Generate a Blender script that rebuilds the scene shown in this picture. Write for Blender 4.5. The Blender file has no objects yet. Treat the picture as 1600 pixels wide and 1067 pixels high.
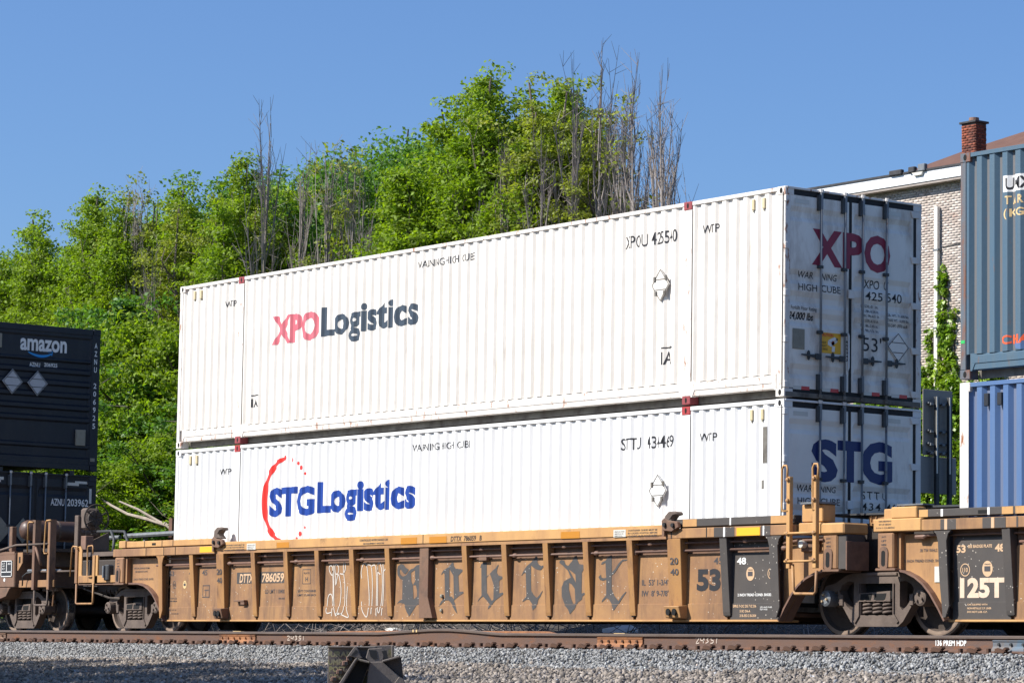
import bpy, bmesh, math, random
import numpy as np
from mathutils import Vector, Matrix, noise as mnoise

scene = bpy.context.scene
COL = scene.collection
random.seed(7)
RNG = np.random.default_rng(11)

# ---------------------------------------------------------------- camera
cam_data = bpy.data.cameras.new('camera')
cam = bpy.data.objects.new('camera', cam_data)
COL.objects.link(cam)
CAM = Vector((47.4293, -27.9993, -0.3549))
yaw, pitch, roll = -0.9293, 0.1022, 0.0162
fw = Vector((math.sin(yaw)*math.cos(pitch), math.cos(yaw)*math.cos(pitch), math.sin(pitch)))
r0 = Vector((math.cos(yaw), -math.sin(yaw), 0)); u0 = r0.cross(fw)
rt = math.cos(roll)*r0 + math.sin(roll)*u0; up = -math.sin(roll)*r0 + math.cos(roll)*u0
M = Matrix((rt, up, -fw)).transposed().to_4x4(); M.translation = CAM
cam.matrix_world = M
cam_data.sensor_width = 36.0
cam_data.lens = 36.0*4812.92/1600.0
cam_data.clip_start = 0.5; cam_data.clip_end = 3000.0
scene.camera = cam

# ---------------------------------------------------------------- world, sun, exposure
SUN_EL = math.radians(41.0); SUN_AZ = math.radians(26.0)     # azimuth measured from -Y towards -X
sun_dir = Vector((-math.sin(SUN_AZ)*math.cos(SUN_EL), -math.cos(SUN_AZ)*math.cos(SUN_EL), math.sin(SUN_EL)))
world = bpy.data.worlds.new('World'); scene.world = world; world.use_nodes = True
wn = world.node_tree; wn.nodes.clear()
sky = wn.nodes.new('ShaderNodeTexSky'); sky.sky_type = 'NISHITA'; sky.sun_disc = False
sky.sun_elevation = SUN_EL
sky.sun_rotation = math.atan2(sun_dir.x, sun_dir.y)
sky.altitude = 300.0; sky.air_density = 1.0; sky.dust_density = 1.5; sky.ozone_density = 2.4
hs = wn.nodes.new('ShaderNodeMixRGB'); hs.blend_type = 'MULTIPLY'; hs.inputs[0].default_value = 1.0
hs.inputs[2].default_value = (0.56, 0.735, 1.0, 1)
bg = wn.nodes.new('ShaderNodeBackground'); bg.inputs['Strength'].default_value = 0.093
wo = wn.nodes.new('ShaderNodeOutputWorld')
wn.links.new(sky.outputs[0], hs.inputs[1]); wn.links.new(hs.outputs[0], bg.inputs['Color']); wn.links.new(bg.outputs[0], wo.inputs['Surface'])
sd = bpy.data.lights.new('sun', 'SUN'); sd.energy = 4.4; sd.angle = math.radians(0.53); sd.color = (1.0, 0.95, 0.87)
sun = bpy.data.objects.new('sun', sd); COL.objects.link(sun)
sun.rotation_euler = sun_dir.to_track_quat('Z', 'Y').to_euler()
sun.location = (0, -40, 60)
scene.view_settings.view_transform = 'Standard'; scene.view_settings.look = 'None'
scene.view_settings.exposure = 0.70; scene.view_settings.gamma = 1.0
scene.cycles.max_bounces = 8; scene.cycles.diffuse_bounces = 3; scene.cycles.transmission_bounces = 4
scene.cycles.use_denoising = True

# ---------------------------------------------------------------- materials
MATS = {}
def S(r, g, b):                       # sRGB 0..255 to linear
    return tuple(((c/255)/12.92 if c/255 <= 0.04045 else ((c/255+0.055)/1.055)**2.4) for c in (r, g, b))
def mat(name, base, var=None, rough=0.6, metal=0.0, scale=2.0, stretch=(1, 1, 1), contrast=(0.35, 0.7),
        dirt=None, dscale=4.0, dstretch=(1, 1, 1), drange=(0.55, 0.75), specks=None, bump=0.0, bscale=60.0, island=0.0, trans=None):
    m = bpy.data.materials.new(name); m.use_nodes = True; MATS[name] = m
    nt = m.node_tree; N = nt.nodes; Lk = nt.links
    p = N['Principled BSDF']; p.inputs['Roughness'].default_value = rough; p.inputs['Metallic'].default_value = metal
    tc = N.new('ShaderNodeTexCoord')
    def noise(sc, st, det=6.0):
        mp = N.new('ShaderNodeMapping'); mp.inputs['Scale'].default_value = st
        Lk.new(tc.outputs['Object'], mp.inputs['Vector'])
        n = N.new('ShaderNodeTexNoise'); n.inputs['Scale'].default_value = sc; n.inputs['Detail'].default_value = det
        n.inputs['Roughness'].default_value = 0.65
        Lk.new(mp.outputs[0], n.inputs['Vector']); return n.outputs['Fac']
    def ramp(fac, a, b):
        r = N.new('ShaderNodeMapRange'); r.inputs['From Min'].default_value = a; r.inputs['From Max'].default_value = b
        r.clamp = True; Lk.new(fac, r.inputs['Value']); return r.outputs[0]
    def mix(fac, a, b, mode='MIX'):
        x = N.new('ShaderNodeMixRGB'); x.blend_type = mode
        if isinstance(fac, float): x.inputs[0].default_value = fac
        else: Lk.new(fac, x.inputs[0])
        for i, v in ((1, a), (2, b)):
            if isinstance(v, tuple): x.inputs[i].default_value = v[:3]+(1,)
            else: Lk.new(v, x.inputs[i])
        return x.outputs[0]
    c = tuple(base)
    if var is not None: c = mix(ramp(noise(scale, stretch), *contrast), c, tuple(var))
    if dirt is not None: c = mix(ramp(noise(dscale, dstretch, 9.0), *drange), c, tuple(dirt))
    if specks is not None:
        v = N.new('ShaderNodeTexVoronoi'); v.inputs['Scale'].default_value = specks[1]
        Lk.new(tc.outputs['Object'], v.inputs['Vector'])
        lt = N.new('ShaderNodeMath'); lt.operation = 'LESS_THAN'; lt.inputs[1].default_value = specks[2]
        Lk.new(v.outputs['Distance'], lt.inputs[0])
        gate = ramp(noise(1.2, (1, 1, 1), 2.0), 0.5, 0.56)
        mu = N.new('ShaderNodeMath'); mu.operation = 'MULTIPLY'; Lk.new(lt.outputs[0], mu.inputs[0]); Lk.new(gate, mu.inputs[1])
        c = mix(mu.outputs[0], c, tuple(specks[0]))
    if island:
        g = N.new('ShaderNodeNewGeometry')
        hsv = N.new('ShaderNodeHueSaturation')
        r1 = N.new('ShaderNodeMapRange'); r1.inputs['To Min'].default_value = 1-island; r1.inputs['To Max'].default_value = 1+island
        Lk.new(g.outputs['Random Per Island'], r1.inputs['Value']); Lk.new(r1.outputs[0], hsv.inputs['Value'])
        if isinstance(c, tuple): hsv.inputs['Color'].default_value = c[:3]+(1,)
        else: Lk.new(c, hsv.inputs['Color'])
        c = hsv.outputs[0]
    if isinstance(c, tuple): p.inputs['Base Color'].default_value = c[:3]+(1,)
    else: Lk.new(c, p.inputs['Base Color'])
    if bump:
        b = N.new('ShaderNodeBump'); b.inputs['Strength'].default_value = 1.0; b.inputs['Distance'].default_value = bump
        Lk.new(noise(bscale, (1, 1, 1), 5.0), b.inputs['Height']); Lk.new(b.outputs[0], p.inputs['Normal'])
    if trans is not None:
        t = N.new('ShaderNodeBsdfTranslucent')
        if isinstance(c, tuple): t.inputs['Color'].default_value = c[:3]+(1,)
        else:
            tm = mix(1.0, c, (1.5, 1.6, 0.5), 'MULTIPLY'); Lk.new(tm, t.inputs['Color'])
        ms = N.new('ShaderNodeMixShader'); ms.inputs[0].default_value = trans
        Lk.new(p.outputs[0], ms.inputs[1]); Lk.new(t.outputs[0], ms.inputs[2])
        Lk.new(ms.outputs[0], N['Material Output'].inputs['Surface'])
    return m

white_old = mat('white_paint_aged', (0.765, 0.725, 0.665), (0.68, 0.63, 0.56), rough=0.5, scale=0.8, stretch=(1, 1, 2),
                dirt=(0.50, 0.40, 0.30), dscale=3.0, dstretch=(3, 3, 0.5), drange=(0.60, 0.86), bump=0.003, bscale=7)
white_new = mat('white_paint_fresh', (0.775, 0.765, 0.745), (0.71, 0.705, 0.69), rough=0.45, scale=1.0,
                dirt=(0.5, 0.5, 0.5), dscale=6.0, dstretch=(5, 5, 0.35), drange=(0.70, 0.9), bump=0.002, bscale=9)
door_old = mat('white_door_paint_dirty', (0.88, 0.84, 0.76), (0.78, 0.72, 0.64), rough=0.5, scale=1.8, stretch=(1, 1, 0.4),
               dirt=(0.34, 0.25, 0.18), dscale=2.1, dstretch=(1, 1.3, 0.45), drange=(0.49, 0.78), bump=0.002, bscale=12)
door_new = mat('white_door_paint', (0.88, 0.85, 0.78), (0.79, 0.75, 0.69), rough=0.45, scale=2.0,
               dirt=(0.25, 0.22, 0.19), dscale=1.4, dstretch=(1, 1.3, 0.4), drange=(0.58, 0.85), bump=0.002, bscale=12)
rusty_white = mat('white_paint_rusting', (0.76, 0.73, 0.68), (0.66, 0.60, 0.54), rough=0.6, scale=4,
                  dirt=(0.30, 0.11, 0.04), dscale=5.0, dstretch=(2, 2, 0.8), drange=(0.57, 0.66), bump=0.003, bscale=20)
red_cast = mat('red_casting', (0.42, 0.03, 0.03), (0.30, 0.05, 0.05), rough=0.6, scale=12)
dusty_red_cast = mat('faded_red_casting', (0.32, 0.05, 0.06), (0.22, 0.05, 0.05), rough=0.7, scale=12)
placard_grey = mat('pale_grey_placard', (0.50, 0.50, 0.50), (0.42, 0.42, 0.43), rough=0.5, scale=9)
black = mat('black_rubber', (0.012, 0.012, 0.013), rough=0.7)
hole = mat('dark_opening', (0.006, 0.006, 0.006), rough=0.9)
galv = mat('galvanised_steel', (0.22, 0.24, 0.26), (0.14, 0.15, 0.16), rough=0.55, metal=0.35, scale=8, stretch=(1, 1, 0.3), dirt=(0.12, 0.07, 0.045), drange=(0.62, 0.75))
darksteel = mat('dark_steel', (0.05, 0.055, 0.06), (0.03, 0.03, 0.03), rough=0.6, scale=9)
ink = mat('black_lettering', (0.018, 0.018, 0.022), rough=0.625)
inkfade = mat('faded_black_lettering', (0.06, 0.055, 0.06), rough=0.7)
navy_ink = mat('slate_lettering', (0.028, 0.045, 0.07), (0.05, 0.07, 0.09), rough=0.5, scale=3)
pink_ink = mat('faded_red_lettering', (0.62, 0.16, 0.19), (0.52, 0.09, 0.12), rough=0.5, scale=2.5, stretch=(2, 1, 1))
crimson_ink = mat('crimson_lettering', (0.30, 0.018, 0.05), (0.24, 0.02, 0.05), rough=0.5, scale=5)
blue_ink = mat('blue_lettering', (0.005, 0.045, 0.28), rough=0.45)
blue_ink2 = mat('deep_blue_lettering', (0.004, 0.02, 0.13), rough=0.45)
red_ink = mat('red_ring_paint', (0.75, 0.03, 0.02), rough=0.45)
cream = mat('cream_plastic', (0.60, 0.50, 0.30), rough=0.5)
tanplate = mat('tan_plate', (0.30, 0.28, 0.22), (0.24, 0.22, 0.17), rough=0.7, scale=12)
yellow_stk = mat('yellow_sticker', (0.85, 0.45, 0.02), rough=0.5)
amber_stk = mat('amber_reflector', (0.50, 0.20, 0.01), rough=0.5)
red_refl = mat('red_reflector', (0.55, 0.02, 0.02), rough=0.3)
pale_refl = mat('pale_reflector', (0.62, 0.60, 0.54), rough=0.4)
white_ink = mat('white_lettering', (0.78, 0.77, 0.74), rough=0.5)
tan_ink = mat('tan_lettering', (0.60, 0.40, 0.24), rough=0.6)
smile_ink = mat('bright_blue_lettering', (0.01, 0.26, 0.62), rough=0.4)
orange_ink = mat('orange_lettering', (0.75, 0.11, 0.03), rough=0.5)
ochre_ink = mat('straw_lettering', (0.70, 0.50, 0.24), rough=0.5)
navy = mat('navy_container_paint', (0.007, 0.010, 0.017), (0.011, 0.015, 0.023), rough=0.55, scale=1.5,
           dirt=(0.022, 0.024, 0.027), dscale=3, dstretch=(1, 1, 0.3), drange=(0.5, 0.8), bump=0.002, bscale=10)
slate_grey = mat('faded_grey_recess_paint', (0.125, 0.122, 0.125), (0.10, 0.11, 0.12), rough=0.7, scale=3, stretch=(3, 1, 0.3), dirt=(0.17, 0.085, 0.05), dscale=5, dstretch=(2, 1, 0.5), drange=(0.66, 0.74))
pale_grey_blue = mat('faded_blue_recess_paint', (0.115, 0.145, 0.225), rough=0.6)
slate_blue = mat('slate_blue_container_paint', (0.052, 0.112, 0.170), (0.075, 0.12, 0.155), rough=0.6, scale=2.5, stretch=(4, 1, 0.3),
                 dirt=(0.17, 0.085, 0.05), dscale=5, dstretch=(2, 1, 0.5), drange=(0.62, 0.72), bump=0.002, bscale=15)
slate_rust = mat('rusted_slate_blue_paint', (0.085, 0.13, 0.17), (0.15, 0.10, 0.08), rough=0.7, scale=3, stretch=(2, 2, 0.6),
                 dirt=(0.19, 0.075, 0.04), dscale=4, dstretch=(2, 2, 0.5), drange=(0.50, 0.62), bump=0.003, bscale=25)
pale_blue = mat('cornflower_container_paint', (0.070, 0.145, 0.31), (0.10, 0.165, 0.29), rough=0.5, scale=1.2, stretch=(3, 1, 0.4),
                dirt=(0.30, 0.18, 0.12), dscale=7, drange=(0.68, 0.75), bump=0.002, bscale=12)
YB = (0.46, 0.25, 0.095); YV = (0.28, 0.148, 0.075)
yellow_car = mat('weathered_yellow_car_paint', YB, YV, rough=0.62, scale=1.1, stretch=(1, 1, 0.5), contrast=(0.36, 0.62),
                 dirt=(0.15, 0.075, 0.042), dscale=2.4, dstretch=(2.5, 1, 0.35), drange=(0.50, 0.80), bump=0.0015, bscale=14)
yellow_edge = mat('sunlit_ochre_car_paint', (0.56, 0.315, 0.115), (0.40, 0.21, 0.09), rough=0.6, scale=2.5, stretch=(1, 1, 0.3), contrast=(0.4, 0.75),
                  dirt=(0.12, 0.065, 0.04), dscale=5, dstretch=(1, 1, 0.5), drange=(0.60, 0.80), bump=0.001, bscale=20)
rib_paint = mat('ochre_rib_paint', (0.40, 0.205, 0.065), (0.27, 0.135, 0.058), rough=0.62, scale=2.0, stretch=(1, 1, 0.35), contrast=(0.38, 0.66), dirt=(0.11, 0.06, 0.038), dscale=4, dstretch=(1, 1, 0.35), drange=(0.55, 0.78), bump=0.001, bscale=20)
panel_car = mat('rust_tanned_panel_paint', (0.385, 0.208, 0.084), (0.255, 0.134, 0.066), rough=0.68, scale=1.3, stretch=(1.0, 1, 1.2), contrast=(0.34, 0.64),
                dirt=(0.11, 0.062, 0.042), dscale=2.6, dstretch=(2, 1, 0.35), drange=(0.46, 0.78), specks=((0.62, 0.58, 0.5), 14.0, 0.11), bump=0.0015, bscale=12)
brown_car = mat('brown_car_paint', (0.16, 0.085, 0.055), (0.21, 0.12, 0.07), rough=0.7, scale=2.0, dirt=(0.07, 0.045, 0.035), drange=(0.5, 0.75), bump=0.002, bscale=20)
black_car = mat('charcoal_car_paint', (0.058, 0.051, 0.047), (0.078, 0.066, 0.058), rough=0.65, scale=2.5, specks=((0.5, 0.45, 0.38), 15.0, 0.13), bump=0.001, bscale=20)
pipe_mat = mat('brown_pipe', (0.20, 0.11, 0.075), (0.13, 0.07, 0.05), rough=0.6, scale=8)
truck_mat = mat('dusty_brown_cast_iron', (0.150, 0.112, 0.090), (0.10, 0.074, 0.060), rough=0.85, scale=5, dirt=(0.17, 0.13, 0.10), dscale=9, drange=(0.56, 0.75), bump=0.004, bscale=30)
truck_dark = mat('oily_cast_iron', (0.042, 0.034, 0.029), (0.055, 0.04, 0.03), rough=0.75, scale=5, bump=0.004, bscale=30)
wheel_plate = mat('shade_dark_wheel_plate', (0.075, 0.054, 0.043), (0.05, 0.037, 0.03), rough=0.85, scale=5)  # brown wheel face darkened to put shade behind the side frame windows
wheel_mat = mat('wheel_steel', (0.26, 0.19, 0.14), (0.16, 0.11, 0.085), rough=0.8, scale=5, bump=0.002, bscale=25)
tread_mat = mat('worn_bright_steel', (0.30, 0.30, 0.32), rough=0.25, metal=0.9)
gold_bolt = mat('gold_bolt', (0.45, 0.33, 0.20), rough=0.5)
rail_mat = mat('rail_rust', (0.115, 0.072, 0.058), (0.15, 0.076, 0.045), rough=0.75, scale=1.5, stretch=(1, 1, 6),
               dirt=(0.19, 0.075, 0.03), dscale=3, dstretch=(1, 1, 3), drange=(0.55, 0.68), bump=0.002, bscale=40)
rail_head = mat('rail_head_steel', (0.125, 0.095, 0.08), (0.19, 0.14, 0.11), rough=0.5, metal=0.3, scale=3, stretch=(1, 8, 8), bump=0.001, bscale=40)
rail_blue = mat('blue_grey_joint_paint', (0.09, 0.14, 0.19), (0.16, 0.12, 0.09), rough=0.7, scale=6)
joint_mat = mat('orange_rust_joint', (0.36, 0.155, 0.06), (0.22, 0.095, 0.05), rough=0.8, scale=6, dirt=(0.10, 0.05, 0.03), drange=(0.52, 0.7))
spike_mat = mat('spike_rust', (0.085, 0.042, 0.025), rough=0.9)
chalk = mat('chalk', (0.52, 0.43, 0.36), rough=0.9)
tie_mat = mat('creosoted_timber', (0.045, 0.034, 0.028), (0.075, 0.058, 0.045), rough=0.9, scale=3, stretch=(8, 1, 8), bump=0.006, bscale=25)
stone_grey = mat('grey_crushed_stone', (0.175, 0.178, 0.172), (0.36, 0.355, 0.345), rough=0.9, scale=9, dirt=(0.34, 0.25, 0.18), dscale=9, drange=(0.62, 0.70), island=0.55, bump=0.004, bscale=50)
stone_shade = mat('shade_dark_stone', (0.075, 0.068, 0.062), (0.12, 0.11, 0.10), rough=0.95, scale=3, island=0.6)  # stone colour darkened to deepen the shade under the train
soil_dark = mat('shade_dark_soil', (0.05, 0.043, 0.037), (0.08, 0.07, 0.06), rough=1.0, scale=3, bump=0.02, bscale=14)  # soil darkened for the shade under the train and between the stones
stone_tan = mat('dusty_brown_stone', (0.16, 0.135, 0.112), (0.33, 0.285, 0.24), rough=0.95, scale=3, dirt=(0.33, 0.34, 0.36), dscale=9, drange=(0.60, 0.66), island=0.6, bump=0.004, bscale=50)
ground_mat = mat('gritty_earth', (0.22, 0.185, 0.15), (0.28, 0.24, 0.20), rough=1.0, scale=1.2, bump=0.02, bscale=14)
bank_mat = mat('leaf_litter_bank', (0.07, 0.065, 0.035), (0.05, 0.075, 0.025), rough=1.0, scale=0.8, bump=0.05, bscale=6)
leaf_a = mat('bright_leaf', (0.160, 0.262, 0.016), (0.245, 0.32, 0.026), rough=0.66, scale=0.45, island=0.42, trans=0.42)
leaf_b = mat('yellowish_leaf', (0.28, 0.30, 0.06), (0.19, 0.26, 0.035), rough=0.66, scale=0.5, island=0.42, trans=0.42)
leaf_c = mat('deep_green_leaf', (0.095, 0.21, 0.042), (0.14, 0.25, 0.045), rough=0.55, scale=0.5, island=0.35, trans=0.40)
leaf_ivy = mat('ivy_leaf', (0.14, 0.27, 0.03), (0.28, 0.38, 0.03), rough=0.4, scale=1.2, island=0.4, trans=0.25)
bark = mat('grey_bark', (0.21, 0.17, 0.145), (0.12, 0.095, 0.08), rough=0.95, scale=3, stretch=(3, 3, 0.6), bump=0.01, bscale=20)
bark_dark = mat('dark_bark', (0.085, 0.068, 0.055), (0.05, 0.04, 0.033), rough=0.95, scale=3, stretch=(3, 3, 0.6), bump=0.01, bscale=20)
dead_wood = mat('bleached_dead_wood', (0.33, 0.29, 0.26), (0.20, 0.17, 0.15), rough=0.95, scale=2)
birch = mat('pale_dead_bark', (0.42, 0.37, 0.31), (0.26, 0.21, 0.17), rough=0.9, scale=4)
brick_mat = mat('whitewashed_brick', (0.55, 0.48, 0.42), (0.38, 0.29, 0.24), rough=0.95, scale=1.6, contrast=(0.46, 0.70),
                dirt=(0.36, 0.13, 0.075), dscale=2.2, drange=(0.60, 0.68), island=0.22, bump=0.004, bscale=30)
mortar = mat('grey_mortar', (0.31, 0.265, 0.235), (0.42, 0.375, 0.335), rough=1.0, scale=2, bump=0.01, bscale=20)
chimney_brick = mat('sooty_red_brick', (0.27, 0.075, 0.04), (0.07, 0.035, 0.03), rough=0.95, scale=1.6, contrast=(0.4, 0.65), island=0.4, bump=0.004, bscale=30)
chimney_mortar = mat('sooty_mortar', (0.06, 0.045, 0.04), (0.12, 0.09, 0.08), rough=1.0, scale=3)
fascia_mat = mat('white_fascia_metal', (0.80, 0.80, 0.80), rough=0.5)
shingle = mat('brown_shingle', (0.115, 0.058, 0.042), (0.15, 0.078, 0.055), rough=0.95, scale=1.5, island=0.25)
gutter_dark = mat('tar_edge', (0.03, 0.03, 0.033), (0.06, 0.06, 0.065), rough=0.8, scale=5)
sign_back = mat('grey_sign_back', (0.36, 0.32, 0.27), (0.32, 0.28, 0.24), rough=0.6, scale=4)
sign_low = mat('slate_sign_back', (0.33, 0.31, 0.28), (0.30, 0.28, 0.26), rough=0.6, scale=4, stretch=(1, 1, 8))
cast_old = mat('old_cast_steel', (0.125, 0.105, 0.092), (0.17, 0.145, 0.125), rough=0.9, scale=6, dirt=(0.17, 0.175, 0.05), dscale=3.5, drange=(0.60, 0.72), bump=0.003, bscale=40)
pine_leaf = leaf_c

# ---------------------------------------------------------------- mesh helpers
class MB:
    def __init__(s): s.v = []; s.f = []; s.smooth = False
    def poly(s, vs, fs):
        n = len(s.v); s.v += [tuple(p) for p in vs]; s.f += [tuple(i+n for i in f) for f in fs]; return s
    def box(s, x0, x1, y0, y1, z0, z1):
        v = [(x, y, z) for x in (x0, x1) for y in (y0, y1) for z in (z0, z1)]
        return s.poly(v, [(0, 1, 3, 2), (4, 6, 7, 5), (0, 4, 5, 1), (2, 3, 7, 6), (0, 2, 6, 4), (1, 5, 7, 3)])
    def prism(s, pts, axis, a, b):
        """outline of (p,q) pairs extruded along axis from a to b; x: (y,z)  y: (x,z)  z: (x,y)"""
        def w(p, q, t): return {'x': (t, p, q), 'y': (p, t, q), 'z': (p, q, t)}[axis]
        n = len(pts); v = [w(p, q, a) for p, q in pts]+[w(p, q, b) for p, q in pts]
        f = [tuple(range(n)), tuple(range(2*n-1, n-1, -1))]+[(i, i+n, (i+1) % n+n, (i+1) % n) for i in range(n)]
        return s.poly(v, f)
    def tube(s, pts, r, seg=6, cap=True):
        pts = [Vector(p) for p in pts]; n = len(pts)
        rs = r if isinstance(r, (list, tuple)) else [r]*n
        base = len(s.v); prev = None
        for i, p in enumerate(pts):
            d = (pts[min(i+1, n-1)]-pts[max(i-1, 0)])
            if d.length < 1e-9: d = Vector((0, 0, 1))
            d.normalize()
            if prev is None:
                a = d.orthogonal().normalized()
            else:
                a = prev-d*prev.dot(d)
                a = a.normalized() if a.length > 1e-6 else d.orthogonal().normalized()
            prev = a; b = d.cross(a)
            for k in range(seg):
                t = 2*math.pi*k/seg
                s.v.append(tuple(p+(a*math.cos(t)+b*math.sin(t))*rs[i]))
        for i in range(n-1):
            for k in range(seg):
                k2 = (k+1) % seg
                s.f.append((base+i*seg+k, base+i*seg+k2, base+(i+1)*seg+k2, base+(i+1)*seg+k))
        if cap:
            s.f.append(tuple(base+k for k in reversed(range(seg)))); s.f.append(tuple(base+(n-1)*seg+k for k in range(seg)))
        return s
    def cyl(s, a, b, r, seg=16): return s.tube([a, b], r, seg)
    def lathe(s, prof, c, axis='y', seg=40):
        """profile of (radius, offset along axis)"""
        base = len(s.v); m = len(prof)
        for k in range(seg):
            t = 2*math.pi*k/seg; cs, sn = math.cos(t), math.sin(t)
            for rr, o in prof:
                if axis == 'y': s.v.append((c[0]+rr*cs, c[1]+o, c[2]+rr*sn))
                elif axis == 'x': s.v.append((c[0]+o, c[1]+rr*cs, c[2]+rr*sn))
                else: s.v.append((c[0]+rr*cs, c[1]+rr*sn, c[2]+o))
        for k in range(seg):
            for j in range(m-1):
                a = base+k*m+j; b = base+((k+1) % seg)*m+j
                s.f.append((a, b, b+1, a+1))
        return s
    def coil(s, c, r, wire, turns, h, seg=6, per=12):
        pts = [(c[0]+r*math.cos(2*math.pi*i/per), c[1]+r*math.sin(2*math.pi*i/per), c[2]+h*i/(turns*per)) for i in range(int(turns*per)+1)]
        return s.tube(pts, wire, seg)
    def build(s, name, m, parent=None, bevel=0.0, smooth=None):
        me = bpy.data.meshes.new(name); me.from_pydata(s.v, [], s.f)
        bm = bmesh.new(); bm.from_mesh(me); bmesh.ops.recalc_face_normals(bm, faces=bm.faces)
        if bevel:
            ed = [e for e in bm.edges if len(e.link_faces) == 2 and e.calc_face_angle(0) > 0.6]
            bmesh.ops.bevel(bm, geom=ed, offset=bevel, segments=1, affect='EDGES', clamp_overlap=True)
        o_ = org(parent)
        if o_.length > 0: bmesh.ops.translate(bm, verts=bm.verts, vec=-o_)
        bm.to_mesh(me); bm.free()
        if smooth:
            for p_ in me.polygons: p_.use_smooth = True
        me.materials.append(m)
        o = bpy.data.objects.new(name, me); COL.objects.link(o)
        if parent is not None: o.parent = parent
        return o
ORG = {}
def org(p):
    while p is not None:
        if p.name in ORG: return ORG[p.name]
        p = p.parent
    return Vector((0, 0, 0))
def tag(o, label=None, cat=None, group=None, kind=None):
    if label: o['label'] = label
    if cat: o['category'] = cat
    if group: o['group'] = group
    if kind: o['kind'] = kind
    return o
def thing(name, loc, label, cat, group=None):
    o = bpy.data.objects.new(name, None); COL.objects.link(o); o.location = loc; o.empty_display_size = 0.2
    ORG[o.name] = Vector(loc); return tag(o, label, cat, group)
def struct(mb, name, m):
    o = mb.build(name, m); o['kind'] = 'structure'; return o
def copy_tree(o, parent=None):
    c = o.copy(); COL.objects.link(c)
    if parent is not None: c.parent = parent
    for ch in list(o.children): copy_tree(ch, c)
    return c

# ---------------------------------------------------------------- lettering that lies on its surface
TXT = {}
def text_shape(s, bold, shear=0.0, spacing=1.0):
    key = (s, bold, shear, spacing)
    if key in TXT: return TXT[key]
    cu = bpy.data.curves.new('t', 'FONT'); cu.body = s; cu.size = 1.0; cu.offset = bold; cu.resolution_u = 3
    cu.shear = shear; cu.space_character = spacing
    o = bpy.data.objects.new('t', cu); COL.objects.link(o)
    dg = bpy.context.evaluated_depsgraph_get()
    me = bpy.data.meshes.new_from_object(o.evaluated_get(dg))
    vs = [(v.co.x, v.co.y) for v in me.vertices]; fs = [tuple(p.vertices) for p in me.polygons]
    bpy.data.objects.remove(o); bpy.data.curves.remove(cu); bpy.data.meshes.remove(me)
    xs = [v[0] for v in vs]; ys = [v[1] for v in vs]
    x0, x1, y0, y1 = min(xs), max(xs), min(ys), max(ys)
    vs = [((x-x0)/(x1-x0), (y-y0)/(y1-y0)) for x, y in vs]
    TXT[key] = (vs, fs); return TXT[key]
def flat_shape(polys, holes=()):
    """filled outlines in 2D, optional holes, via curve fill"""
    cu = bpy.data.curves.new('c', 'CURVE'); cu.dimensions = '2D'; cu.fill_mode = 'BOTH'
    for pl in list(polys)+list(holes):
        sp = cu.splines.new('POLY'); sp.points.add(len(pl)-1); sp.use_cyclic_u = True
        for i, (x, y) in enumerate(pl): sp.points[i].co = (x, y, 0, 1)
    o = bpy.data.objects.new('c', cu); COL.objects.link(o)
    dg = bpy.context.evaluated_depsgraph_get()
    me = bpy.data.meshes.new_from_object(o.evaluated_get(dg))
    vs = [(v.co.x, v.co.y) for v in me.vertices]; fs = [tuple(p.vertices) for p in me.polygons]
    bpy.data.objects.remove(o); bpy.data.curves.remove(cu); bpy.data.meshes.remove(me)
    return vs, fs
def lay(shape, surf, name, m, parent, cuts=(), axis=0, lift=0.003, outward=(0, -1, 0)):
    """put a 2D shape on a surface: surf(p,q)->(x,y,z); cuts are lines of constant p (axis 0) or q (axis 1)"""
    vs, fs = shape
    bm = bmesh.new(); bv = [bm.verts.new((x, y, 0)) for x, y in vs]
    for f in fs:
        try: bm.faces.new([bv[i] for i in f])
        except ValueError: pass
    lo = min(v[axis] for v in vs); hi = max(v[axis] for v in vs)
    no = (1, 0, 0) if axis == 0 else (0, 1, 0)
    for c in cuts:
        if lo < c < hi:
            co = (c, 0, 0) if axis == 0 else (0, c, 0)
            bmesh.ops.bisect_plane(bm, geom=bm.verts[:]+bm.edges[:]+bm.faces[:], plane_co=co, plane_no=no, dist=1e-5)
    og = org(parent); ow = Vector(outward)*lift
    for v in bm.verts: v.co = Vector(surf(v.co.x, v.co.y))+ow-og
    me = bpy.data.meshes.new(name); bm.to_mesh(me); bm.free(); me.materials.append(m)
    o = bpy.data.objects.new(name, me); COL.objects.link(o); o.parent = parent
    return o
def fit(shape, x0, x1, z0, z1):
    vs, fs = shape; return [(x0+(x1-x0)*x, z0+(z1-z0)*y) for x, y in vs], fs
def stroke(pts, w):
    """a painted line of width w as quads"""
    vs = []; fs = []
    P = [Vector((p[0], p[1])) for p in pts]
    for i, p in enumerate(P):
        d = P[min(i+1, len(P)-1)]-P[max(i-1, 0)]; d.normalize(); n = Vector((-d.y, d.x))
        ww = w[i] if isinstance(w, (list, tuple)) else w
        vs += [tuple(p+n*ww/2), tuple(p-n*ww/2)]
    for i in range(len(P)-1): fs.append((2*i, 2*i+1, 2*i+3, 2*i+2))
    return vs, fs
def smooth_pts(pts, n=4):
    out = []
    for i in range(len(pts)-1):
        p0 = Vector(pts[max(i-1, 0)]); p1 = Vector(pts[i]); p2 = Vector(pts[i+1]); p3 = Vector(pts[min(i+2, len(pts)-1)])
        for k in range(n):
            t = k/n
            out.append(tuple(0.5*((2*p1)+(-p0+p2)*t+(2*p0-5*p1+4*p2-p3)*t*t+(-p0+3*p1-3*p2+p3)*t**3)))
    out.append(tuple(pts[-1])); return out
def merge(*shapes):
    vs = []; fs = []
    for v, f in shapes:
        n = len(vs); vs += list(v); fs += [tuple(i+n for i in q) for q in f]
    return vs, fs
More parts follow.
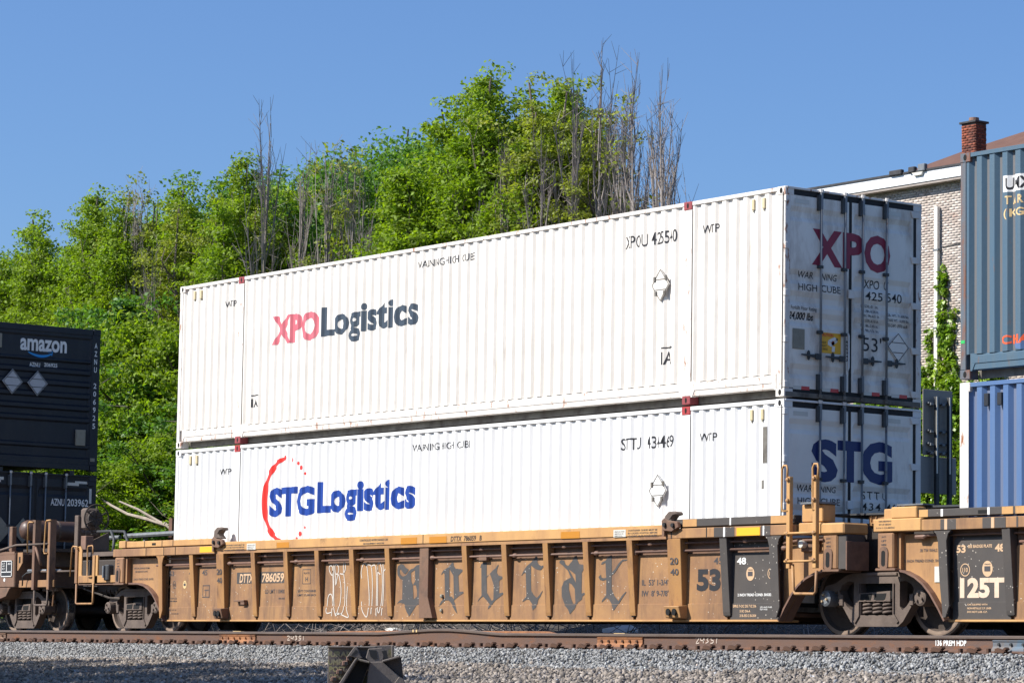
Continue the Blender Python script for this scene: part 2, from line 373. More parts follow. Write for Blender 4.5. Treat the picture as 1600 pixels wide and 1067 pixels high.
grimy = mat('grimy_underframe', (0.20, 0.19, 0.165), (0.10, 0.085, 0.07), rough=0.9, scale=3, dirt=(0.05, 0.04, 0.035), drange=(0.5, 0.75))
mat('brown_tank', (0.11, 0.062, 0.045), (0.075, 0.045, 0.035), rough=0.45, scale=3, bump=0.002, bscale=20)
mat('spray_black', (0.065, 0.062, 0.062), (0.11, 0.09, 0.08), rough=0.7, scale=4, contrast=(0.5, 0.8), specks=((0.6, 0.55, 0.48), 15.0, 0.12))
mat('spray_white', (0.60, 0.55, 0.49), rough=0.7)
mat('pale_rust', (0.24, 0.14, 0.10), (0.15, 0.085, 0.065), rough=0.85, scale=8)
mat('pale_tan_lettering', (0.72, 0.56, 0.42), (0.62, 0.46, 0.33), rough=0.6, scale=8)
mat('mossy_cast', (0.25, 0.22, 0.16), (0.30, 0.29, 0.12), rough=0.9, scale=10)

# ---------------------------------------------------------------- traced spray-paint outlines (x, z on the car side, metres)
GRAF=[[(7.076,1.006),(7.096,1.066),(7.169,1.095),(7.243,1.088),(7.318,1.033),(7.392,1.008),(7.373,0.978),(7.301,0.931),(7.247,0.955),(7.171,1.016),(7.147,0.993),(7.164,0.932),(7.239,0.895),(7.333,0.918),(7.394,0.978),(7.466,1.013),(7.528,1.024),(7.61,1.07),(7.693,1.081),(7.711,0.837),(7.74,0.58),(7.752,0.533),(7.724,0.462),(7.651,0.45),(7.561,0.367),(7.449,0.266),(7.373,0.343),(7.296,0.463),(7.243,0.476),(7.192,0.416),(7.232,0.476),(7.147,0.488),(7.085,0.464),(7.147,0.512),(7.23,0.542),(7.23,0.848),(7.155,0.866),(7.09,0.921)],[(8.284,0.925),(8.333,0.978),(8.473,1.029),(8.572,1.104),(8.602,1.097),(8.614,1.044),(8.665,1.003),(8.856,0.988),(8.847,0.959),(8.769,0.913),(8.739,0.89),(8.767,0.644),(8.896,0.649),(8.897,0.626),(8.769,0.586),(8.66,0.528),(8.63,0.51),(8.693,0.422),(8.747,0.305),(8.696,0.341),(8.613,0.423),(8.551,0.482),(8.489,0.517),(8.408,0.517),(8.328,0.477),(8.249,0.418),(8.238,0.436),(8.297,0.506),(8.397,0.553),(8.371,0.93),(8.334,0.942),(8.29,0.907)],[(9.302,1.006),(9.33,1.058),(9.378,1.086),(9.47,1.085),(9.476,0.87),(9.559,0.916),(9.626,0.961),(9.703,0.995),(9.763,1.051),(9.779,1.04),(9.742,0.983),(9.734,0.925),(9.783,0.884),(9.91,0.86),(9.891,0.843),(9.824,0.815),(9.801,0.798),(9.801,0.614),(9.925,0.63),(9.936,0.613),(9.812,0.556),(9.716,0.511),(9.65,0.465),(9.603,0.408),(9.535,0.373),(9.562,0.454),(9.483,0.512),(9.393,0.57),(9.325,0.542),(9.248,0.484),(9.276,0.525),(9.353,0.582),(9.335,1.011)],[(10.355,0.878),(10.413,0.951),(10.487,1.018),(10.599,1.073),(10.673,1.129),(10.709,1.162),(10.747,1.15),(10.749,1.071),(10.788,1.031),(10.844,1.013),(10.909,1.024),(10.901,0.995),(10.836,0.951),(10.752,0.958),(10.639,0.999),(10.591,1.028),(10.604,0.653),(10.668,0.585),(10.744,0.539),(10.799,0.573),(10.881,0.646),(10.891,0.64),(10.837,0.561),(10.782,0.517),(10.747,0.404),(10.664,0.353),(10.634,0.449),(10.557,0.518),(10.5,0.518),(10.388,0.479),(10.415,0.513),(10.489,0.569),(10.462,0.916),(10.414,0.911),(10.368,0.877)],[(11.287,1.074),(11.323,1.096),(11.397,1.084),(11.435,1.027),(11.499,1.004),(11.598,1.081),(11.651,1.147),(11.705,1.152),(11.716,1.09),(11.762,1.028),(11.871,1.015),(11.872,0.954),(11.828,0.899),(11.826,0.6),(11.916,0.61),(11.916,0.588),(11.845,0.555),(11.837,0.511),(11.739,0.467),(11.686,0.378),(11.57,0.295),(11.523,0.368),(11.431,0.435),(11.355,0.558),(11.348,0.692),(11.404,0.781),(11.567,0.836),(11.492,0.937),(11.362,1.017),(11.288,1.052)],[(12.273,1.015),(12.299,1.048),(12.378,1.069),(12.456,1.134),(12.526,1.149),(12.523,0.891),(12.601,0.945),(12.687,1.031),(12.773,1.079),(12.895,1.083),(12.895,1.066),(12.774,1.052),(12.688,0.976),(12.602,0.89),(12.524,0.852),(12.528,0.661),(12.591,0.562),(12.689,0.484),(12.766,0.56),(12.86,0.62),(12.869,0.609),(12.784,0.528),(12.699,0.441),(12.596,0.343),(12.55,0.43),(12.469,0.507),(12.416,0.53),(12.302,0.464),(12.31,0.497),(12.406,0.574),(12.402,0.793),(12.322,0.778),(12.251,0.795),(12.218,0.834),(12.276,0.87),(12.286,0.833),(12.321,0.816),(12.401,0.821),(12.379,1.041),(12.317,1.015)]]
HOLES=[[(8.494,1.005),(8.609,0.892),(8.634,0.528),(8.568,0.575),(8.511,0.576)],[(9.559,0.916),(9.661,0.741),(9.658,0.523),(9.62,0.5),(9.489,0.627),(9.477,0.853)],[(11.523,0.758),(11.588,0.735),(11.662,0.668),(11.685,0.456),(11.631,0.445),(11.574,0.535),(11.52,0.669)],[(11.51,0.959),(11.675,0.879),(11.687,0.756),(11.622,0.835)],[(7.463,0.953),(7.566,0.999),(7.577,0.82),(7.516,0.761),(7.476,0.821)],[(7.516,0.761),(7.599,0.76),(7.633,0.676),(7.637,0.581),(7.544,0.534)]]
WHITE=[[(5.229,1.017),(5.213,0.942),(5.152,0.985),(5.12,1.061),(5.157,1.099),(5.217,1.071),(5.232,0.941),(5.248,0.78),(5.249,0.522),(5.239,0.275)],[(5.241,0.479),(5.226,0.597),(5.166,0.635),(5.109,0.587),(5.09,0.479),(5.081,0.329),(5.237,0.339)],[(5.254,1.119),(5.266,0.823),(5.278,0.522),(5.303,0.393),(5.365,0.28),(5.429,0.392),(5.472,0.521),(5.485,0.692),(5.449,0.853),(5.387,0.95),(5.326,0.779),(5.315,0.908),(5.289,1.081),(5.342,1.112),(5.403,1.058),(5.377,0.961),(5.309,0.967)],[(5.445,0.966),(5.532,0.959),(5.597,1.034),(5.589,1.13),(5.545,1.131),(5.545,0.991),(5.591,0.798),(5.602,0.52),(5.575,0.37),(5.509,0.312),(5.355,0.307),(5.432,0.323),(5.724,0.253),(5.677,0.37),(5.656,0.52),(5.67,0.755)],[(6.085,0.878),(6.059,0.974),(6.102,1.091),(6.167,1.122),(6.227,1.046),(6.286,0.728),(6.308,0.495),(6.283,0.305),(6.237,0.263),(6.139,0.348),(6.087,0.475),(6.099,0.507)],[(6.206,1.094),(6.339,1.071),(6.386,0.812),(6.388,0.516),(6.377,0.305)],[(6.339,1.066),(6.461,1.075),(6.509,0.789),(6.51,0.515),(6.528,0.273)],[(6.526,1.106),(6.536,0.81),(6.549,0.452),(6.591,0.326),(6.635,0.41),(6.672,0.683),(6.652,0.978),(6.581,1.126),(6.526,1.085),(6.53,0.99),(6.607,0.936)],[(6.675,1.104),(6.707,0.83),(6.696,0.514),(6.677,0.284)],[(6.698,0.987),(6.761,1.031)]]

def scan_fill(poly, holes, dz=0.006):
    """fill an outline that may cross itself (non-zero winding) with thin level strips"""
    def crossings(pl, z):
        out = []
        for k in range(len(pl)):
            (x0, z0), (x1, z1) = pl[k], pl[(k+1) % len(pl)]
            if (z0 <= z) != (z1 <= z): out.append((x0+(x1-x0)*(z-z0)/(z1-z0), 1 if z1 > z0 else -1))
        return sorted(out)
    zs = [p[1] for p in poly]; vs = []; fs = []; z = min(zs)+dz/2
    while z < max(zs):
        ev = [(x, w, 0) for x, w in crossings(poly, z)]
        for h in holes: ev += [(x, w, 1) for x, w in crossings(h, z)]
        ev.sort(); wa = 0; hb = 0; start = None
        for x, w, kind in ev:
            was = wa != 0 and hb == 0
            if kind == 0: wa += w
            else: hb = 1-hb
            now = wa != 0 and hb == 0
            if now and not was: start = x
            if was and not now and x-start > 0.001:
                n = len(vs); vs += [(start, z-dz/2), (x, z-dz/2), (x, z+dz/2), (start, z+dz/2)]; fs.append((n, n+1, n+2, n+3))
        z += dz
    return vs, fs
def graffiti():
    hl = {0: [HOLES[4], HOLES[5]], 1: [HOLES[0]], 2: [HOLES[1]], 4: [HOLES[2], HOLES[3]]}
    return [scan_fill(p, hl.get(i, [])) for i, p in enumerate(GRAF)]
GRAF_SHAPES = graffiti()
# ---------------------------------------------------------------- containers
W_C = 2.591; L53 = 16.154
class Prof:
    """piecewise-linear relief: value at a coordinate, and where it bends"""
    def __init__(s, pts): s.p = pts; s.x = [a for a, b in pts]
    def __call__(s, t): return float(np.interp(t, s.x, [b for a, b in s.p]))
def corr(x0, x1, pitch, flat, slope, hi, lo, flat2=None):
    n = max(1, round((x1-x0)/pitch)); pit = (x1-x0)/n; k = pit/pitch
    flat *= k; slope *= k; pts = []
    x = x0; pts.append((x, hi))
    for i in range(n):
        a = x0+i*pit
        pts += [(a+flat/2, hi), (a+flat/2+slope, lo), (a+pit-flat/2-slope, lo), (a+pit-flat/2, hi)]
    pts.append((x1, hi)); return pts

def bolt_heads(mb, pts, axis, r, h):
    for p in pts:
        e = list(p); e['xyz'.index(axis)] += h
        mb.tube([p, e], r, 6)

def container(label, cat_group, x0, length, zb, h, m_side, m_end, m_frame, m_cast, forty=True, end='doors', tall_sill=True, y0=0.0,
              pitch=0.24, flat=0.082, slope=0.046, depth=0.031, locks=True, m_post=None, m_recess=None):
    t = thing('shipping_container', (x0, y0, zb), label, 'shipping container', cat_group)
    X0, X1, Y0, Y1, ZT = x0, x0+length, y0, y0+W_C, zb+h
    post = 0.10
    zs0 = zb+0.325 if tall_sill else zb+0.16         # bottom of the corrugated sheet
    secs = [(X0+post, X0+1.98), (X0+2.16, X1-2.16), (X1-1.98, X1-0.17)] if forty else [(X0+post, X1-0.17)]
    allp = []
    for a, b in secs: allp += corr(a, b, pitch, flat, slope, Y0+0.012, Y0+0.012+depth)
    P = Prof(allp)
    for a, b in secs:
        pts = corr(a, b, pitch, flat, slope, Y0+0.012, Y0+0.012+depth)
        mb = MB(); vs = []
        for x, y in pts: vs += [(x, y, zs0-0.01), (x, y, ZT-0.055)]
        mb.poly(vs, [(2*i, 2*i+2, 2*i+3, 2*i+1) for i in range(len(pts)-1)])
        o = mb.build('side_panel', m_side, t)
        if m_recess is not None:
            o.data.materials.append(m_recess)
            for p_ in o.data.polygons:
                if p_.center.y+y0 > Y0+0.012+depth*0.9 and abs(p_.normal.y) > 0.9: p_.material_index = 1
    # rails, posts
    def seg_box(a, b, *rest): return MB().box(a, b, *rest)
    cuts = [X0+0.178] + ([X0+1.98, None, X0+2.16, X1-2.16, None, X1-1.98] if forty else []) + [X1-0.178]
    runs = []; cur = cuts[0]
    for i, c in enumerate(cuts[1:]):
        if c is None: cur = None
        elif cur is None: cur = c
        else: runs.append((cur, c)); cur = c
    runs = [(a, b) for a, b in runs if b-a > 0.3]
    mb = MB()
    for a, b in runs: mb.box(a, b, Y0, Y0+0.07, ZT-0.06, ZT-0.004)
    mb.build('top_rail', m_frame, t, 0.004)
    mb = MB()
    for a, b in runs:
        if tall_sill:
            mb.prism([(Y0+0.075, zs0), (Y0+0.002, zs0-0.03), (Y0+0.002, zs0-0.13), (Y0+0.012, zs0-0.135), (Y0+0.012, zs0-0.21), (Y0+0.075, zs0-0.22)], 'x', a+0.02, b-0.02)
        else:
            mb.box(a, b, Y0+0.004, Y0+0.07, zb+0.012, zs0)
    mb.build('bottom_rail', m_frame, t, 0.003)
    if tall_sill:
        mb = MB()
        for a, b in runs: mb.box(a, b, Y0+0.16, Y0+0.20, zb+0.01, zs0-0.16)
        mb.build('floor_beam', MATS['grimy_underframe'], t)
        for a, b in runs:                     # gussets closing the sill ends
            for e, s_ in ((a, 1), (b, -1)):
                MB().prism([(e, zs0), (e, zb+0.10), (e+s_*0.03, zb+0.10), (e+s_*0.13, zs0-0.03), (e+s_*0.05, zs0)], 'y', Y0+0.003, Y0+0.07).build('sill_gusset', m_frame, t)
    mp = m_post or m_frame
    for (a, b, w) in ((X0, X0+post, 0), (X1-0.165, X1, 1)):
        for ya, yb in ((Y0, Y0+0.10), (Y1-0.10, Y1)):
            MB().box(a, b, ya, yb, zb+0.118, ZT-0.118).build('corner_post', mp, t, 0.008)
    for a in (X0-0.002, X1-0.176):
        for ya in (Y0-0.003, Y1-0.159):
            for za in (zb, ZT-0.118):
                c = MB().box(a, a+0.178, ya, ya+0.162, za, za+0.118).build('corner_casting', mp, t, 0.006)
                if ya < Y0+0.1: MB().prism([(a+0.089+0.03*math.cos(k*math.pi/5), za+0.06+0.042*math.sin(k*math.pi/5)) for k in range(10)], 'y', ya-0.0015, ya+0.02).build('casting_hole', hole, c)
    if forty:
        for a in (X0+1.98, X1-2.16):
            mb = MB().box(a, a+0.18, Y0+0.0, Y0+0.09, zb+0.118, ZT-0.118)
            mb.build('intermediate_post', mp, t, 0.006)
            for za in (zb, ZT-0.118):
                c = MB().box(a, a+0.178, Y0-0.005, Y0+0.157, za, za+0.118).build('corner_casting', m_cast, t, 0.006)
                c['label'] = 'red casting with an oval hole'
                MB().prism([(a+0.089+0.022*math.cos(k*math.pi/5), za+0.06+0.04*math.sin(k*math.pi/5)) for k in range(10)], 'y', Y0-0.0065, Y0+0.01).build('casting_hole', hole, c)
            if True:
                MB().box(a+0.18, a+0.186, Y0+0.004, Y0+0.05, zb+0.13, ZT-0.13).build('weld_seam', MATS['grimy_underframe'], t)
    # roof, floor, far side
    MB().box(X0+0.05, X1-0.05, Y0+0.05, Y1-0.05, ZT-0.035, ZT-0.012).build('roof', m_side, t)
    MB().box(X0+0.05, X1-0.05, Y0+0.20, Y1-0.05, zb+0.14, zb+0.17).build('floor', MATS['grimy_underframe'], t)
    MB().box(X0+0.1, X1-0.1, Y1-0.05, Y1-0.01, zb+0.15, ZT-0.01).build('far_side_panel', m_side, t)
    MB().box(X0+0.01, X0+0.05, Y0+0.1, Y1-0.1, zb+0.15, ZT-0.02).build('front_panel', m_side, t)
    if locks and forty:
        for lx in (0.51, 0.72, length-0.665, length-0.445):
            x = X0+lx
            c = MB().prism([(x-0.028, ZT-0.12), (x+0.028, ZT-0.12), (x+0.028, ZT-0.27), (x-0.028, ZT-0.27)], 'y', Y0-0.012, Y0+0.045).build('vent_cover', cream, t, 0.006)
            MB().box(x-0.012, x+0.014, Y0-0.004, Y0+0.03, ZT-0.30, ZT-0.272).build('vent_tab', tanplate, c)
    return t, P


def side_text(t, P, s, box, m, bold=0.0, name='lettering', spacing=1.0, shear=0.0):
    x0, x1, z0, z1 = box
    return lay(fit(text_shape(s, bold, shear, spacing), x0, x1, z0, z1), lambda x, z: (x, P(x), z), name, m, t, P.x, 0)

def placard(t, P, cx, cz, m):
    """four-way diamond placard holder hanging on the ribs"""
    y = P.p[0][1]-0.03
    o = MB().prism([(cx, cz+0.24), (cx+0.20, cz), (cx, cz-0.24), (cx-0.20, cz)], 'y', y, y+0.012).build('placard_holder', m, t)
    for a, b in (((0, .225), (.185, 0)), ((.185, 0), (0, -.225)), ((0, -.225), (-.185, 0)), ((-.185, 0), (0, .225)), ((-.12, .08), (.12, .08)), ((-.13, -.07), (.13, -.07))):
        lay(stroke([(cx+a[0], cz+a[1]), (cx+b[0], cz+b[1])], 0.012), lambda x, z: (x, y, z), 'placard_edge', MATS['grimy_underframe'], o)
    for q in ((.13, .10), (-.12, .09), (.1, -.12), (-.09, -.12)):
        MB().box(cx+q[0]-0.02, cx+q[0]+0.02, y-0.015, y, cz+q[1]-0.035, cz+q[1]+0.03).build('placard_clip', MATS['grimy_underframe'], o)

def tank_doors(t, XE, Y0, zb, h, m_door, m_hinge):
    """rear end of a container: two doors with level ribs, gaskets, four locking rods. returns the relief"""
    ZT = zb+h; XD = XE-0.004
    bands = [(ZT-0.30, ZT-0.12-0.01)]                  # not recessed
    rel = [(zb+0.12, 0.0)]
    for c in (0.47, 0.84, 1.17, 1.49, 1.83):           # recesses measured up from the sill
        pass
    tops = [ZT-0.26, ZT-1.13, ZT-1.43, ZT-1.71, ZT-2.43]
    pts = [(zb+0.13, 0.0)]
    for z in sorted(tops):
        pts += [(z-0.21, 0.0), (z-0.15, -0.028), (z-0.075, -0.028), (z, 0.0)]
    pts.append((ZT-0.11, 0.0))
    R = Prof(pts)
    def surf(y, z): return (XD+R(z), y, z)
    doors = []
    for (a, b) in ((Y0+0.045, Y0+1.19), (Y0+1.245, Y0+2.43)):
        mb = MB(); zz = [z for z, _ in pts]; vs = []
        e = 0.035
        for z in zz:
            r = R(z); vs += [(XD, a, z), (XD, a+e, z), (XD+r, a+e+0.03, z), (XD+r, b-e-0.03, z), (XD, b-e, z), (XD, b, z)]
        fs = []
        for i in range(len(zz)-1):
            for k in range(5): fs.append((6*i+k, 6*i+k+1, 6*i+k+7, 6*i+k+6))
        mb.poly(vs, fs); d = mb.build('door', m_door, t); doors.append(d)
        MB().box(XD-0.05, XD-0.03, a-0.05, b+0.02, zb+0.10, ZT-0.08).build('door_core', black, d)
    # gaskets and frame
    MB().box(XD-0.028, XD-0.006, Y0+0.02, Y0+W_C-0.1, ZT-0.108, ZT-0.03).build('gasket', black, t)
    MB().box(XD-0.028, XD-0.006, Y0+0.02, Y0+W_C-0.1, zb+0.075, zb+0.128).build('gasket', black, t)
    MB().box(XD-0.028, XD-0.003, Y0+1.192, Y0+1.243, zb+0.10, ZT-0.10).build('gasket', black, t)
    MB().box(XD-0.028, XD-0.004, Y0+2.432, Y0+2.49, zb+0.10, ZT-0.10).build('gasket', black, t)
    MB().box(XD-0.06, XE+0.012, Y0+0.02, Y0+W_C-0.02, ZT-0.03, ZT+0.0).build('header', m_hinge, t, 0.003)
    MB().box(XD-0.10, XE+0.008, Y0+0.02, Y0+W_C-0.02, zb+0.005, zb+0.072).build('sill', MATS['grimy_underframe'], t, 0.004)
    for i, y in enumerate((0.64, 1.09, 1.425, 1.885)):
        y += Y0; d = doors[0 if i < 2 else 1]
        rx = XE+0.030
        mb = MB().tube([(rx, y, zb+0.03), (rx, y, ZT-0.02)], 0.017, 8)
        rod = mb.build('locking_rod', galv, t, smooth=True)
        for za, zc, w in ((ZT-0.29, ZT-0.07, 0.055), (zb+0.12, zb+0.34, 0.05)):
            MB().box(XE-0.004, XE+0.045, y-0.06, y-0.016, za, zc).build('rod_bracket', darksteel, rod, 0.004)
            MB().tube([(rx, y, za+0.02), (rx, y, zc+0.03)], 0.026, 8).build('cam_sleeve', galv, rod)
        for zc in (0.42, 0.63, 0.72):
            z = zb+h*zc if zc != 0.42 else zb+0.92
            if zc == 0.72: continue
            MB().box(XE-0.002, rx+0.022, y-0.055, y+0.03, z-0.022, z+0.022).build('rod_guide', darksteel, rod, 0.004)
        z = zb+0.58; s_ = -1 if i < 2 else 1
        MB().box(XE+0.02, XE+0.05, min(y, y+s_*0.10), max(y, y+s_*0.10), z-0.04, z+0.04).build('handle_hub', darksteel, rod, 0.004)
        hd = MB().prism([(y+s_*0.06, z-0.022), (y+s_*0.36, z+0.004), (y+s_*0.36, z+0.022), (y+s_*0.06, z+0.028)], 'x', XE+0.028, XE+0.042).build('handle', darksteel, rod, 0.002)
        MB().prism([(y+s_*0.21+0.028*math.cos(k*math.pi/4), z+0.012+0.07*math.sin(k*math.pi/4)) for k in range(8)], 'x', XE+0.008, XE+0.026).build('handle_catch', darksteel, rod, 0.002)
        MB().tube([(rx, y, ZT-0.03), (rx+0.01, y, ZT+0.012)], 0.03, 6).build('cam_keeper', rusty_white, rod)
        MB().tube([(rx, y, zb+0.02), (rx+0.01, y, zb+0.065)], 0.03, 6).build('cam_keeper', grimy, rod)
    for k, z in enumerate((ZT-0.17, ZT-0.82, ZT-1.47, ZT-2.11, zb+0.17)):
        MB().prism([(Y0+2.37, z+0.05), (Y0+2.53, z+0.045), (Y0+2.53, z-0.04), (Y0+2.40, z-0.045)], 'x', XE-0.002, XE+0.022).build('hinge', m_hinge, t, 0.004)
        MB().box(XE-0.03, XE+0.018, Y0-0.008, Y0+0.06, z-0.045, z+0.045).build('hinge', m_hinge, t, 0.006)
    c = MB().box(XE, XE+0.03, Y0+1.17, Y0+1.27, ZT-1.46, ZT-1.34).build('door_catch', m_hinge, t, 0.004)
    for y in (0.17, 1.92):
        lay(fit(([(0, 0), (1, 0), (1, 1), (0, 1)], [(0, 1, 2, 3)]), Y0+y, Y0+y+0.27, ZT-0.22, ZT-0.16), surf, 'data_plate', pale_refl, t, (), 1, 0.004, (1, 0, 0))
    return surf, R, doors
DY = 0.035
def end_text(t, surf, R, s, box, m, bold=0.0, name='lettering', shear=0.0, spacing=1.0):
    y0, y1, z0, z1 = box
    return lay(fit(text_shape(s, bold, shear, spacing), y0+DY, y1+DY, z0, z1), surf, name, m, t, R.x if R else (), 1, 0.003, (1, 0, 0))
RECT = ([(0, 0), (1, 0), (1, 1), (0, 1)], [(0, 1, 2, 3)])

ZB = 0.3205; H53 = 2.896
ZU = ZB+H53+0.0286
# ---- upper white container
tU, PU = container('aged white container with a faded red and grey logo, upper one of the middle stack', 'white fifty-three foot containers', 0, L53, ZU, H53,
                   white_old, door_old, rusty_white, dusty_red_cast)
side_text(tU, PU, 'XPO', (3.08, 4.52, 4.87, 5.37), pink_ink, 0.04)
side_text(tU, PU, 'Logistics', (4.60, 7.38, 4.76, 5.40), navy_ink, 0.034, spacing=1.04)
side_text(tU, PU, 'WTP', (1.53, 1.86, 5.65, 5.755), ink, 0.01, spacing=1.1)
side_text(tU, PU, 'WARNING HIGH CUBE', (7.34, 8.92, 5.80, 5.915), ink, 0.0)
side_text(tU, PU, 'XPOU  425540', (12.63, 13.82, 5.60, 5.785), ink, 0.005)
side_text(tU, PU, 'WTP', (14.40, 14.73, 5.65, 5.77), ink, 0.01, spacing=1.15)
def arrow_IA(t, P, x0, x1, z0, z1, arrow):
    side_text(t, P, 'IA', (x0, x1, z0, z1), ink, 0.01)
    sh = stroke([(x0, z1+0.055), (x1 if not arrow else x1-0.05, z1+0.055)], 0.02)
    if arrow: sh = merge(sh, ([(x1-0.07, z1+0.09), (x1+0.02, z1+0.055), (x1-0.07, z1+0.02)], [(0, 1, 2)]))
    lay(sh, lambda x, z: (x, P(x), z), 'arrow_mark', ink, t, P.x, 0)
arrow_IA(tU, PU, 2.45, 2.68, 3.85, 3.995, False)
arrow_IA(tU, PU, 13.50, 13.73, 3.85, 4.035, True)
placard(tU, PU, 13.50, 5.0, white_old)
# worn edges: rust on the near right post
surfU, RU, dU = tank_doors(tU, L53, 0, ZU, H53, door_old, rusty_white)
end_text(tU, surfU, RU, 'X', (0.46, 1.03, 5.095, 5.60), crimson_ink, 0.04)
end_text(tU, surfU, RU, 'P', (1.04, 1.44, 5.095, 5.60), crimson_ink, 0.04)
end_text(tU, surfU, RU, 'O', (1.45, 1.945, 5.085, 5.615), crimson_ink, 0.04)
end_text(tU, surfU, RU, 'WAR', (0.215, 0.51, 4.90, 4.99), ink, 0.005, shear=0.0)
end_text(tU, surfU, RU, 'NING', (0.66, 0.945, 4.90, 4.99), ink, 0.005)
end_text(tU, surfU, RU, 'HIGH', (0.215, 0.56, 4.725, 4.82), ink, 0.005)
end_text(tU, surfU, RU, 'CUBE', (0.64, 1.00, 4.73, 4.83), ink, 0.005)
end_text(tU, surfU, RU, 'XPO', (1.46, 1.76, 4.855, 4.975), ink, 0.005)
end_text(tU, surfU, RU, 'U', (1.85, 1.925, 4.86, 4.975), ink, 0.005)
end_text(tU, surfU, RU, '425', (1.47, 1.80, 4.69, 4.81), ink, 0.005)
end_text(tU, surfU, RU, '540', (1.88, 2.17, 4.69, 4.82), ink, 0.005)
end_text(tU, surfU, RU, 'Forklift Floor Rating', (0.08, 0.555, 4.435, 4.505), ink, 0.004)
end_text(tU, surfU, RU, '24,000 lbs', (0.06, 0.51, 4.30, 4.42), ink, 0.03)
end_text(tU, surfU, RU, "53'", (1.42, 1.78, 3.97, 4.17), ink, 0.0)
for i, s in enumerate(("L.: 53ft.-0   in.", "W.: 8ft.-6.36 in.", "OH.: 9ft.-6.5  in.", "IL.: 52ft.-6.16 in.", "IW. 8ft.-3.45 in.", "IH. 9ft.-1.5  in.")):
    end_text(tU, surfU, RU, s, (1.41, 1.74, 4.585-0.068*i, 4.625-0.068*i), inkfade, 0.01)
for i, s in enumerate(("GR. WT.: 71,650 lbs.", "TARE WT.: 10,000 lbs.", "CU.CAP.: 3970 cu.ft.")):
    end_text(tU, surfU, RU, s, (1.90, 2.31, 4.485-0.068*i, 4.53-0.068*i), inkfade, 0.01)
pl = MB().box(L53-0.002, L53+0.008, 0.11+DY, 0.33+DY, 3.91, 4.19).build('document_plate', tanplate, dU[0], 0.003)
for sh_, nm, mm in ((fit(RECT, 0.63+DY, 1.01+DY, 3.89, 4.175), 'caution_sticker', MATS['yellow_sticker']),):
    stk = lay(sh_, surfU, nm, mm, tU, RU.x, 1, 0.003, (1, 0, 0))
def on_stk(sh, m, nm='sticker_print'): lay(sh, surfU, nm, m, stk, RU.x, 1, 0.006, (1, 0, 0))
on_stk(fit(text_shape('CAUTION', 0.02), 0.665, 0.90, 4.12, 4.165), red_ink)
for i, s in enumerate(('WIDE', 'RIGHT', 'TURNS')): on_stk(fit(text_shape(s, 0.0), 0.665, 0.665+0.10+0.015*i, 4.02-0.045*i, 4.05-0.045*i), ink)
q = lambda pts: flat_shape([[(0.665+0.32*a, 3.895+0.27*b) for a, b in pts]])
on_stk(q([(0.42, 0.62), (0.62, 0.52), (0.62, 0.32), (0.42, 0.42)]), white_ink)
on_stk(q([(0.42, 0.64), (0.80, 0.84), (0.98, 0.76), (0.62, 0.54)]), white_ink)
on_stk(q([(0.62, 0.52), (0.98, 0.74), (0.98, 0.60), (0.62, 0.32)]), pale_refl)
on_stk(q([(0.72+0.10*math.cos(k*.785), 0.52+0.12*math.sin(k*.785)) for k in range(8)]), red_ink, 'stop_dot')
on_stk(q([(0.68, 0.36), (0.84, 0.36), (0.82, 0.08), (0.64, 0.08)]), white_ink)
on_stk(q([(0.90, 0.80), (1.0, 0.78), (1.0, 0.68), (0.92, 0.66)]), ink)
for i, ch in enumerate('855342'): end_text(tU, surfU, None, ch, (1.105, 1.145, 4.055-0.05*i, 4.088-0.05*i), ink, 0.02)
MB().prism([(1.175, 4.21), (1.20, 4.16), (1.20, 3.72), (1.175, 3.66)], 'x', L53, L53+0.012).build('latch_bar', white_new, tU)
y_, z_ = 2.09+DY, 4.07
dm = MB().prism([(y_, z_+.20), (y_+.21, z_), (y_, z_-.22), (y_-.21, z_)], 'x', L53+0.006, L53+0.016).build('placard_holder', door_old, dU[1])
for a, b in (((0, .19), (.195, 0)), ((.195, 0), (0, -.205)), ((0, -.205), (-.195, 0)), ((-.195, 0), (0, .19)), ((-.13, .06), (.13, .06)), ((-.1, -.08), (.1, -.08))):
    lay(stroke([(y_+a[0], z_+a[1]), (y_+b[0], z_+b[1])], 0.011), lambda y, z: (L53+0.016, y, z), 'placard_edge', inkfade, dm, (), 0, 0.002, (1, 0, 0))
for y in (0.28, 0.82, 1.60, 2.13):
    r_ = lay(fit(RECT, y+DY, y+0.15+DY, 3.355, 3.405), surfU, 'reflector', red_refl, tU, (), 1, 0.004, (1, 0, 0))
    s_ = -0.155
    lay(fit(RECT, y+s_+DY, y-0.003+DY, 3.355, 3.405), surfU, 'reflector', pale_refl, tU, (), 1, 0.004, (1, 0, 0))

# ---- lower white container
tL, PL = container('clean white container with blue lettering and broken red ring, lower one of the middle stack', 'white fifty-three foot containers', 0, L53, ZB, H53,
                   white_new, door_new, white_new, red_cast)
side_text(tL, PL, 'STG', (3.12, 4.48, 1.94, 2.445), blue_ink, 0.045)
side_text(tL, PL, 'Logistics', (4.60, 7.40, 1.82, 2.49), blue_ink, 0.042, spacing=1.06)
side_text(tL, PL, 'WTP', (1.50, 1.83, 2.72, 2.825), ink, 0.01, spacing=1.1)
side_text(tL, PL, 'WARNING HIGH CUBE', (7.30, 8.88, 2.875, 2.985), ink, 0.0)
side_text(tL, PL, 'STTU  434469', (12.60, 13.80, 2.66, 2.835), ink, 0.005)
side_text(tL, PL, 'WTP', (14.38, 14.72, 2.705, 2.82), ink, 0.01, spacing=1.15)
placard(tL, PL, 13.49, 2.05, white_new)
cx, cz, ra = 3.66, 2.22, 0.715
ring = []
N_ = 46
angs = [math.radians(98+ (262-98)*i/(N_-1)) for i in range(N_)]
wd = [0.05+0.085*math.sin(math.pi*i/(N_-1))**0.8 for i in range(N_)]
